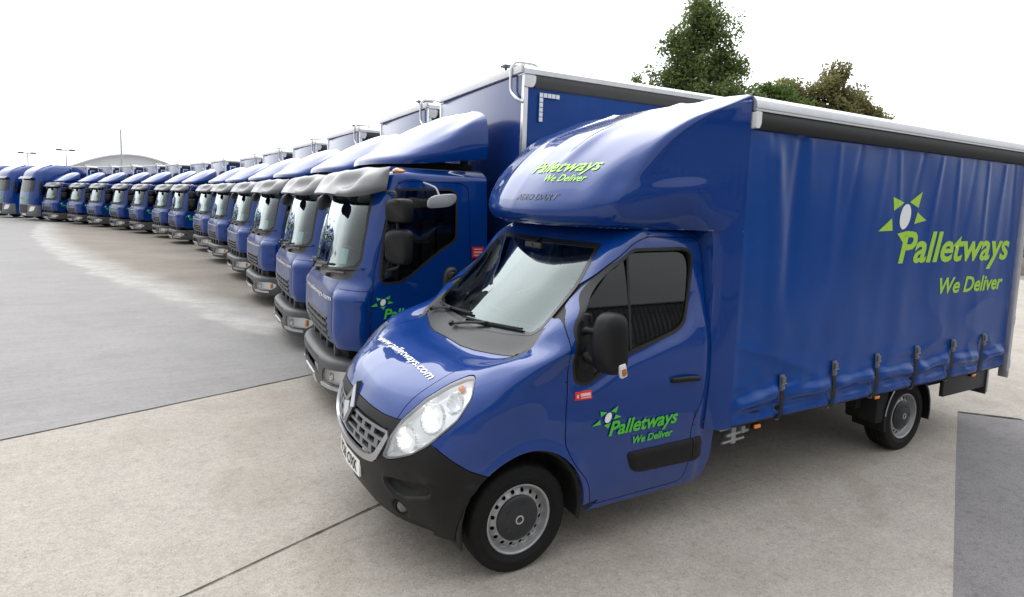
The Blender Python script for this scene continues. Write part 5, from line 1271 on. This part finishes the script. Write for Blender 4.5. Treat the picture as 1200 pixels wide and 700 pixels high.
        bm = new(); prism(bm, rpoly([(X0+.005, Z1-.17), (X0-.10, Z1-.17), (X0-.13, Z1-.12), (X0-.135, Z1-.045), (X0+.005, Z1-.045)], .02), XZ(s*(W-.06)), 0, s*.075); build(bm, 'rail_end_cap', white_metal, T)
        bm = new(); rows = []; nx, nz_ = (150, 50) if s == 1 else (60, 24)
        for j in range(nz_+1):
            z = Z0-.12+(Z1-.16-(Z0-.12))*j/nz_; r = []
            for i in range(nx+1):
                x = X0-.05+(X1+.03-(X0-.05))*i/nx; u = Z1-z
                y = W-.02+.012*noise.noise(Vector((x*2.0, z*.5, 2)))*smooth01(u/.5)+.010*noise.noise(Vector((x*5, z*1.2, 9)))*smooth01(u/.3)+.02*math.exp(-((z-Z0-.1)/.1)**2)*noise.noise(Vector((x*3, 5, z*4)))
                r.append(Vector((x, s*y, z)))
            rows.append(r)
        quads(bm, rows, closed=False, cap=False)
        if s > 0: flipn(bm)
        cu_ = build(bm, 'side_curtain', tarp, T, ang=180)
        if s == 1:
            pol = [[(k*.052, 0), (k*.052+.045, 0), (k*.052+.045, .045), (k*.052, .045)] for k in range(5)]+[[(0, -k*.052), (.045, -k*.052), (.045, .045-k*.052), (0, .045-k*.052)] for k in range(1, 6)]
            bm = poly_bm(pol); build(mapto(bm, lambda u, v: Vector((-1.625-u, W+.012, 3.44+v))), 'reflective_marker', refl_tape, cu_, smooth=False)
            bm = new()
            tube(bm, arcpts([(X0+.005, 1.235, 3.37), (X0+.05, 1.19, 3.40), (X0+.055, 1.04, 3.50), (X0+.055, 1.03, 3.76), (X0-.0, 1.03, 3.83), (X0-.25, 1.03, 3.83), (X0-.30, 1.03, 3.77)], .06), .017, 8); build(bm, 'grab_rail', alloy, T)
            bm = new(); tube(bm, [(X0-.05, .70, 3.74), (X0-.05, .70, 3.84)], .018, 8); tube(bm, [(X0-.02, .70, 3.84), (X0-.28, .70, 3.87)], .02, 8); box(bm, (X0-.05, .70, 3.845), (.09, .12, .025), .01); build(bm, 'roof_bracket', M('bracket_grey', (.10, .10, .11), .5), T)
    # chassis, wheels, tanks
    bm = new()
    for y in (.40, -.40): box(bm, (-4.2, y, .80), (8.4, .07, .20), .01)
    for x in (-1.6, -3, -4.4, -6.4, -8): box(bm, (x, 0, .80), (.08, .75, .12), .01)
    box(bm, (-.55, 0, .46), (.12, 1.5, .12), .03); box(bm, (-5.5, 0, .46), (.14, 1.4, .14), .04); lathe(bm, [(.01, -.2), (.2, -.15), (.2, .15), (.01, .2)], (-5.5, 0, .46), (0, 1, 0), 16); tube(bm, [(-1.4, 0, .7), (-5.4, 0, .5)], .05, 8); box(bm, (-.5, 0, .85), (.9, .7, .5), .05)
    build(bm, 'chassis', dark, T)
    for s in (1, -1):
        make_wheel(T, (-.52, s*.90, .42), .42, .24, .245, s, holes=10, truck=True)
        make_wheel(T, (-5.5, s*.90, .42), .42, .24, .245, s, holes=10, truck=True, rear=True)
        bm = new(); n = 12; rows = []
        for i in range(n+1):
            a = math.radians(-5+190*i/n); rows.append([Vector((-.52+.49*math.cos(a), s*y, .42+.49*math.sin(a))) for y in (.70, 1.05)])
        quads(bm, rows, closed=False, cap=False); thicken(bm, .01); build(bm, 'mudguard', plastic, T)
        bm = new(); rows = []
        for i in range(n+1):
            a = math.radians(5+170*i/n); rows.append([Vector((-5.5+.47*math.cos(a), s*y, .42+.47*math.sin(a))) for y in (.70, 1.18)])
        quads(bm, rows, closed=False, cap=False); thicken(bm, .01); build(bm, 'mudguard', plastic, T)
        bm = new(); box(bm, (-2.4, s*.80, .62), (.9 if s > 0 else .6, .5, .42), .10); build(bm, 'fuel_tank' if s < 0 else 'battery_box', steel if s < 0 else plastic, T)
        for z in (.55, .80):
            bm = new(); box(bm, (-4.0, s*1.17, z), (1.7, .03, .09), .008); build(bm, 'side_guard_rail', alloy, T)
        each([bx((.02, s*.98, .42), (.26, .16, .05), .01), bx((.02, s*.98, .62), (.24, .14, .05), .01)], 'cab_step', plastic, T)
    for q in (cp, dr, wband, wn, hl): q.free()
    return T
TRUCKS = [(0, -2.9, -.02), (-.034, -5.854, .003), (-.005, -9.741, .053), (.237, -13.769, .094), (.475, -17.927, .128), (.934, -22.107, .161), (1.786, -26.089, .2), (2.637, -29.796, .239), (3.702, -33.189, .277), (4.924, -36.339, .317), (6.213, -39.333, .361), (7.663, -42.218, .411), (9.32, -45.014, .464)]
ORD = ['first', 'second', 'third', 'fourth', 'fifth', 'sixth', 'seventh', 'eighth', 'ninth', 'tenth', 'eleventh', 'twelfth', 'thirteenth']
def kids(o):
    return [c for c in bpy.data.objects if c.parent is o]
proto = make_truck()
tree = {}
for o in bpy.data.objects:
    if o.parent is not None: tree.setdefault(o.parent.name, []).append(o)
def copy_tree(o, parent=None):
    c = o.copy(); COL.objects.link(c)
    if parent is not None: c.parent = parent
    for ch in tree.get(o.name, []): copy_tree(ch, c)
    return c
roots = [proto]+[copy_tree(proto) for _ in TRUCKS[1:]]
for i, (T, (x, y, a)) in enumerate(zip(roots, TRUCKS)):
    jit = ((0, 0), (.0, 0), (.05, .010), (-.04, -.008), (.06, .004), (-.03, .012), (.05, -.010), (-.06, .006), (.04, -.004), (-.03, .010), (.06, 0), (-.04, -.010), (0, .006))[i]
    T.location = (x+jit[0], y, 0); T.rotation_euler = (0, 0, a+jit[1])
    T['category'] = 'lorry'; T['group'] = 'blue box lorries parked in a curved row'
    T['label'] = ('blue curtain-sided lorry with grey sun visor, nearest in the row, directly behind the small van' if i == 0 else
                  'blue box lorry, last of its size in the row, beside the taller tractor unit' if i == 12 else
                  'blue box lorry, %s in the row counting away from the small van' % ORD[i])
# ---------------------------------------------------------------- two taller tractor units at the far end
def make_tractor():
    T = empty('tractor_unit')
    def row(z, x, w): return [(x, 0, z), (x-.02, .5, z), (x-.07, .85, z), (x-.18, w-.13, z), (x-.36, w-.02, z), (x-.7, w, z), (x-1.4, w, z), (x-2.2, w, z)]
    G = [row(.30, .02, 1.22), row(.45, .08, 1.25), row(.9, .10, 1.25), row(1.35, .08, 1.25), row(1.8, .03, 1.245), row(2.4, -.07, 1.23), row(2.95, -.18, 1.20), row(3.25, -.30, 1.15), row(3.55, -.65, 1.02), row(3.80, -1.25, .92)]
    G[-1] = [(min(x, -1.25), y*.9, z) for x, y, z in G[-1]]
    B = bvh_of(G, .1); b = grid_bm(G, .07)
    F_ = lambda c: c.x > -.45
    ws, _ = cut(b, rpoly([(-.3, 1.92), (.9, 1.92), (1.12, 1.98), (1.08, 2.80), (-.3, 2.86)], .05, 3), lambda c: (c.y, c.z), F_, seam=0)
    low, _ = cut(b, rpoly([(-.3, .2), (1.4, .2), (1.4, 1.02), (.85, 1.10), (-.3, 1.10)], .02, 2), lambda c: (c.y, c.z), F_, seam=0)
    gr, _ = cut(low, rpoly([(-.3, .52), (.55, .52), (.70, 1.04), (-.3, 1.06)], .03, 2), lambda c: (c.y, c.z), F_, seam=0)
    hl, _ = cut(low, rpoly([(.78, .62), (1.13, .66), (1.19, .95), (1.0, .98), (.86, .86)], .03, 3), lambda c: (c.y, c.z), F_, seam=0)
    S = lambda c: c.y > .95 and c.x < -.3
    wn, _ = cut(b, rpoly([(-.55, 1.75), (-1.35, 1.80), (-1.40, 2.55), (-.72, 2.60)], .04, 3), lambda c: (c.x, c.z), S, seam=0)
    ar, _ = cut(b, [(-1.3+.6*math.cos(a), .5+.6*math.sin(a)) for a in [2*math.pi*i/30 for i in range(30)]], lambda c: (c.x, c.z), S, seam=0); ar.free()
    build(thicken(mirror(b), .03), 'cab_shell', paint, T, ang=60); build(mirror(ws), 'windscreen', glass('tall_cab_screen', (.45, .55, .53), 1.0), T); build(mirror(low), 'bumper', M('bumper_mid_grey', (.16, .16, .17), .45), T)
    build(offset(mirror(gr), -.02), 'grille', seal, T)
    for s in (1, -1):
        c2 = hl.copy() if s == 1 else mirror(hl, both=False); build(offset(c2, .004), 'headlight', reflector, T)
        c2 = wn.copy() if s == 1 else mirror(wn, both=False); build(offset(c2, -.01), 'side_window', side_glass, T)
        bm = new(); box(bm, (-.45, s*1.42, 2.35), (.14, .20, .50), .05); box(bm, (-.45, s*1.42, 1.95), (.14, .20, .22), .05); box(bm, (-.45, s*1.30, 2.5), (.05, .2, .04), .01); build(bm, 'mirror', plastic, T)
        make_wheel(T, (-1.3, s*1.05, .5), .5, .3, .29, s, holes=10, truck=True); make_wheel(T, (-4.6, s*1.0, .5), .5, .32, .29, s, holes=10, truck=True, rear=True)
        bm = new(); prism(bm, [(-2.2, .9), (-3.0, .95), (-3.0, 3.2), (-2.2, 3.6)], XZ(s*1.22), 0, -s*.03); build(bm, 'side_fin', paint, T)
    def tfr(y, z, o=0.0):
        h = B.ray_cast(Vector((3, abs(y), z)), Vector((-1, 0, 0))); return Vector((h[0].x+o, y, z)) if h[0] else Vector((0, y, z))
    bm = new(); rr = [[tfr(y, 2.95, .14), tfr(y, 2.93, .16), tfr(y, 2.80, .26), tfr(y, 2.78, .24)] for y in [-1.0+.2*i for i in range(11)]]; quads(bm, rr); bmesh.ops.recalc_face_normals(bm, faces=bm.faces[:]); build(bm, 'sun_visor', visor_m, T)
    t = fit_width(text_bm('Palletways', .17, .2, .02), 1.3); build(mapto(t, lambda u, v: tfr(-.55+u, 1.38+v, .02)), 'front_lettering', green, T, smooth=False)
    bm = new(); box(bm, (.06, 0, .40), (.03, .52, .11), .004); build(bm, 'number_plate', plate_m, T)
    bm = new(); box(bm, (-3.2, 0, .85), (4.6, .9, .22), .02); box(bm, (-.9, 0, .7), (1.4, 1.8, .5), .1); build(bm, 'chassis', dark, T)
    bm = new(); box(bm, (-.7, 0, 1.5), (1.0, 2.2, .1), .02); box(bm, (-2.1, 0, 2.2), (.05, 2.3, 2.4), .02); build(bm, 'cab_floor', interior, T)
    for y in (-.6, .6):
        bm = new(); box(bm, (-1.0, y, 1.8), (.5, .5, .16), .05); box(bm, (-1.25, y, 2.2), (.13, .5, .7), .05); build(bm, 'seat', interior, T)
    hl.free(); wn.free(); return T
tp_ = make_tractor()
for o in bpy.data.objects:
    if o.parent is not None and o not in tree.get(o.parent.name, []): tree.setdefault(o.parent.name, []).append(o)
TR = [(11.25, -46.9, .50), (13.35, -50.6, .54), (15.6, -54.2, .58)]
tr2 = [tp_, copy_tree(tp_), copy_tree(tp_)]
tr2[0].parent = None
for T, (x, y, a), lb in zip(tr2, TR, ('tall blue tractor unit with green lettering on its front, right beside the last box lorry', 'tall blue tractor unit, second from the left edge of the picture', 'tall blue tractor unit cut off by the left edge of the picture')):
    T.location = (x, y, 0); T.rotation_euler = (0, 0, a); T['label'] = lb; T['category'] = 'lorry'; T['group'] = 'tall tractor units at the far end of the row'
# ---------------------------------------------------------------- far background
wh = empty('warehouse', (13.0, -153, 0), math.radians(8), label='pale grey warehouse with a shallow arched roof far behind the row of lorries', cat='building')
bm = new(); n = 24; W_ = 11.0
arch = [(-W_+2*W_*i/n, 6.2+3.4*math.cos(math.pi/2*(-1+2*i/n))) for i in range(n+1)]
quads(bm, [[Vector((u, 12, v)), Vector((u, -40, v)), Vector((u, -40, v-.25)), Vector((u, 12, v-.25))] for u, v in arch]); build(bm, 'roof', M('pale_roof_sheet', (.72, .74, .76), .5, noise_amt=.1, noise_scale=.4), wh)
bm = new(); prism(bm, [(-W_, 0)]+arch+[(W_, 0)], lambda u, v, d: Vector((u*.985, 11+d, v*.985)), 0, -50); build(bm, 'wall', M('hazed_cladding', (.74, .76, .78), .55, noise_amt=.05, noise_scale=.5), wh, ang=20)  # wall colour lightened to stand in for distance haze
bm = new(); box(bm, (-4, 11.05, 2.5), (4.5, .08, 5), .02); build(bm, 'shutter_door', steel, wh)
def mast(x, y, h, lab, head=True, r=.11):
    m = empty('light_mast' if head else 'steel_pole', (x, y, 0), label=lab, cat='lamp post' if head else 'pole')
    bm = new(); tube(bm, [(0, 0, 0), (0, 0, h)], r, 10, rad=[r, r*.55]); build(bm, 'pole', M('mast_grey', (.42, .43, .45), .5) if 'mast_grey' not in bpy.data.materials else bpy.data.materials['mast_grey'], m)
    if head:
        bm = new(); tube(bm, [(-.75, .17, h), (.75, -.17, h)], .06, 8); build(bm, 'crossarm', bpy.data.materials['mast_grey'], m)
        for k in (-.7, .7):
            bm = new(); box(bm, (k, -.23*k+.25, h+.05), (.6, .4, .2), .05); build(bm, 'lamp_head', grey_dark, m)
    else:
        bm = new(); lathe(bm, [(r*1.4, 0), (r*1.4, .3), (r, .35)], (0, 0, 0), (0, 0, 1), 12); build(bm, 'base_collar', bpy.data.materials['mast_grey'], m)
    return m
mast(20.43, -99.08, 6.75, 'floodlight mast standing behind the lorries, leftmost of the two masts')
mast(14.97, -90.29, 7.0, 'floodlight mast standing behind the lorries, nearer the single bare pole')
mast(7.4, -68.96, 8.4, 'single bare dark pole standing in front of the arched warehouse roof', head=False, r=.13)
# ---------------------------------------------------------------- trees behind the lorries
def leaf_mat(name, c1, c2, tr=.25):
    m = M(name, c1, .55, col2=c2, noise_scale=.9, spec=.3); nt = m.node_tree; p_ = nt.nodes['Principled BSDF']; o_ = nt.nodes['Material Output']
    t_ = nt.nodes.new('ShaderNodeBsdfTranslucent'); x_ = nt.nodes.new('ShaderNodeMixShader'); x_.inputs[0].default_value = .52
    nt.links.new(p_.inputs['Base Color'].links[0].from_socket, t_.inputs[0]); nt.links.new(p_.outputs[0], x_.inputs[1]); nt.links.new(t_.outputs[0], x_.inputs[2]); nt.links.new(x_.outputs[0], o_.inputs[0]); return m
bark = M('bark', (.06, .048, .036), .9, noise_amt=.4, noise_scale=6, bump=.6, bump_scale=12)
def tree_(name, x, y, H, blobs, mat_, n, size, seed, label, cat='tree', trunk_r=.35, aspect=.5):
    """blobs: (dx, dy, z, rx, rz) leaf masses; leaves fill their shells in clumps"""
    rnd = random.Random(seed); T = empty(name, (x, y, 0), label=label, cat=cat, group=None)
    bm = new(); tube(bm, [(0, 0, 0), (.1, .05, H*.3), (-.05, .1, H*.62), (0, 0, H*.92)], trunk_r, 10, rad=[trunk_r, trunk_r*.8, trunk_r*.45, trunk_r*.1])
    clumps = []
    for bx, by, bz, rx, rz in blobs:
        tube(bm, [(0, 0, max(1.0, bz-rz*1.1-1.0)), (bx*.5, by*.5, bz-rz*.5), (bx, by, bz)], .1, 6, rad=[trunk_r*.35, trunk_r*.22, .03])
        k = int(26*rx*rz/2)+10
        for _ in range(k):
            u = rnd.uniform(-1, 1); th = rnd.uniform(0, 2*math.pi); q = math.sqrt(1-u*u); rr = rnd.uniform(.35, 1.0)
            p = Vector((bx+q*math.cos(th)*rx*rr, by+q*math.sin(th)*rx*rr, bz+u*rz*rr)); clumps.append((p, rnd.uniform(.22, .62)*(1.0 if rr < .95 else .65)*size[1]))
            if rnd.random() < .30: tube(bm, [(bx, by, bz), ((p.x+bx)/2, (p.y+by)/2, (p.z+bz)/2-.1), p], .02, 4, rad=[.045, .03, .012])
    build(bm, 'trunk', bark, T)
    bm = new()
    tot = sum(r*r for _, r in clumps)
    for p, r in clumps:
        k = max(6, int(n*r*r/tot))
        for _ in range(k):
            d = Vector((rnd.gauss(0, 1), rnd.gauss(0, 1), rnd.gauss(0, .85))); d = d.normalized()*r*rnd.uniform(.3, 1.0)**.7; c = p+d
            nrm = Vector((rnd.gauss(0, 1), rnd.gauss(0, 1), rnd.gauss(.7, .8))).normalized(); a, b_, _d = basis(nrm); th = rnd.uniform(0, 6.28); a2 = a*math.cos(th)+b_*math.sin(th); b2 = _d.cross(a2)
            s = size[0]*rnd.uniform(.6, 1.3)
            bm.faces.new([bm.verts.new(c+a2*s*i+b2*s*j*aspect+nrm*k_*s) for i, j, k_ in ((-1, 0, 0), (-.2, .9, .12), (1, 0, -.1), (-.2, -.9, .12))])
    build(bm, 'crown', mat_, T, smooth=False); return T
rd = random.Random(3)
lA = leaf_mat('leaves_dark_green', (.11, .15, .05), (.19, .25, .085)); lB = leaf_mat('leaves_olive', (.18, .175, .07), (.27, .25, .11)); lC = leaf_mat('leaves_mid_green', (.08, .13, .03), (.13, .19, .05))
tree_('broadleaf_tree', -33.3, -30.1, 18.6, [(0, 0, 17.2, 1.5, 1.6), (-.6, .6, 15.8, 2.0, 1.5), (.9, -.8, 15.0, 1.7, 1.4), (-.2, 0, 13.6, 2.7, 1.7), (-1.9, 1.2, 13.2, 1.6, 1.2), (1.8, -1.0, 12.6, 2.0, 1.3), (0, .2, 11.4, 3.4, 1.7), (-2.2, 2.0, 10.8, 1.9, 1.2), (2.6, -1.6, 10.6, 2.1, 1.2), (0, 0, 8.8, 3.8, 2.0), (0, 0, 6.5, 3.6, 2.0)], lA, 30000, (.17, 1.55), 11, 'tall dark green tree rising above the lorry roof, its top near the upper edge', trunk_r=.4)
tree_('broadleaf_tree', -48.2, -33.2, 14.5, [(0, 0, 13.6, 1.6, 1.3), (-1.6, 1.0, 12.4, 1.6, 1.1), (1.5, -1.1, 12.6, 1.5, 1.2), (0, 0, 11.4, 3.0, 1.6), (2.6, -1.6, 11.0, 1.6, 1.2), (0, 0, 9.0, 3.4, 2.0)], lB, 13000, (.20, 1.5), 12, 'olive brown tree above the van roof, leftmost of the three thinner trees')
tree_('broadleaf_tree', -51.5, -30.6, 15.6, [(0, 0, 14.9, 1.1, 1.3), (.8, -.3, 13.6, 1.7, 1.3), (-1.2, .7, 13.0, 1.6, 1.2), (0, 0, 11.6, 2.8, 1.7), (0, 0, 9.0, 3.2, 2.0)], lB, 11000, (.20, 1.5), 13, 'olive brown tree above the van roof, in the middle of the thinner trees')
tree_('broadleaf_tree', -53.9, -29.4, 13.0, [(0, 0, 12.0, 1.1, 1.1), (-1.0, .8, 10.9, 1.2, 1.0), (.9, -.6, 10.6, 1.2, .9), (0, 0, 9.0, 2.0, 1.8)], lB, 8000, (.20, 1.5), 14, 'smaller olive brown tree at the right end of the tree line over the van roof')
tree_('small_tree', -38.6, -27.6, 12.0, [(0, 0, 11.2, 1.4, 1.1), (-1.2, .8, 10.3, 1.6, 1.0), (1.4, -.6, 10.5, 1.4, 1.0), (0, 0, 8.6, 2.6, 1.6)], lC, 8000, (.18, 1.4), 15, 'low mid green tree filling the gap right of the tall dark tree')
tree_('sapling', -32.0, -36.0, 13.6, [(0, 0, 13.0, .45, .6), (.1, 0, 11.8, .7, .8)], lA, 900, (.11, 1.0), 16, 'thin tip of a tree just showing over the roof of the nearest lorry', trunk_r=.12)
# low planting and a wall seen past the rear of the van
tree_('hedge_shrub', -30.5, -6.9, 2.0, [(0, 0, 1.0, 1.4, .9), (1.2, 1.0, .9, 1.2, .8), (-1.4, -1.0, 1.0, 1.3, .9)], lC, 3500, (.08, .9), 17, 'low green shrub seen past the rear edge of the van at the right border', cat='shrub', trunk_r=.06)
wl_ = new(); box(wl_, (-28.6, -6.8, .35), (.3, 9, .7), .03); build(wl_, 'low_wall', M('low_brick_wall', (.26, .20, .17), .85, noise_amt=.25, noise_scale=5), label='low brownish wall in front of the shrub past the rear of the van', cat='wall')
# ---------------------------------------------------------------- palisade fence mirrored in the windows; unseen shed added to darken paint reflections
fn = empty('palisade_fence', (0, 9.0, 0), label='steel palisade fence across the yard, visible mirrored in the van side window', cat='fence')
fm = M('galvanised_steel', (.06, .062, .065), .5, metal=.3)
bm = new(); x = -34.0
while x < 2.0:
    w = .065; prism(bm, [(x-w/2, .08), (x+w/2, .08), (x+w/2, 3.0), (x, 3.18), (x-w/2, 3.0)], XZ(0), 0, .012); x += .155
build(bm, 'pales', fm, fn, smooth=False)
for z in (.5, 2.75):
    bm = new(); box(bm, (-16, .03, z), (36, .04, .06)); build(bm, 'rail', fm, fn)
for k in range(13):
    bm = new(); box(bm, (-34+k*3.0, .07, 1.55), (.09, .07, 3.1)); build(bm, 'post', fm, fn)
sh_ = empty('added_dark_shed', (-6, 36, 0), label='long grey depot shed across the yard behind the fence, mirrored in the paintwork', cat='building')  # unseen shed, added to give the van sides something dark to reflect
bm = new(); box(bm, (0, 0, 3.6), (120, 14, 7.2)); build(bm, 'wall', M('added_shed_cladding', (.10, .105, .11), .6, noise_amt=.1, noise_scale=.3), sh_, smooth=False)
bm = new(); prism(bm, [(-7.4, 7.15), (0, 8.8), (7.4, 7.15), (7.4, 7.3), (0, 8.95), (-7.4, 7.3)], lambda u, v, d: Vector((d, u, v)), -60.5, 60.5); build(bm, 'roof', M('added_shed_roof', (.12, .12, .125), .6), sh_, smooth=False)
for k in range(8):
    bm = new(); box(bm, (-48+k*14, -7.05, 2.3), (4.2, .1, 4.6), .02); build(bm, 'added_shed_door', bpy.data.materials['added_shed_roof'], sh_)
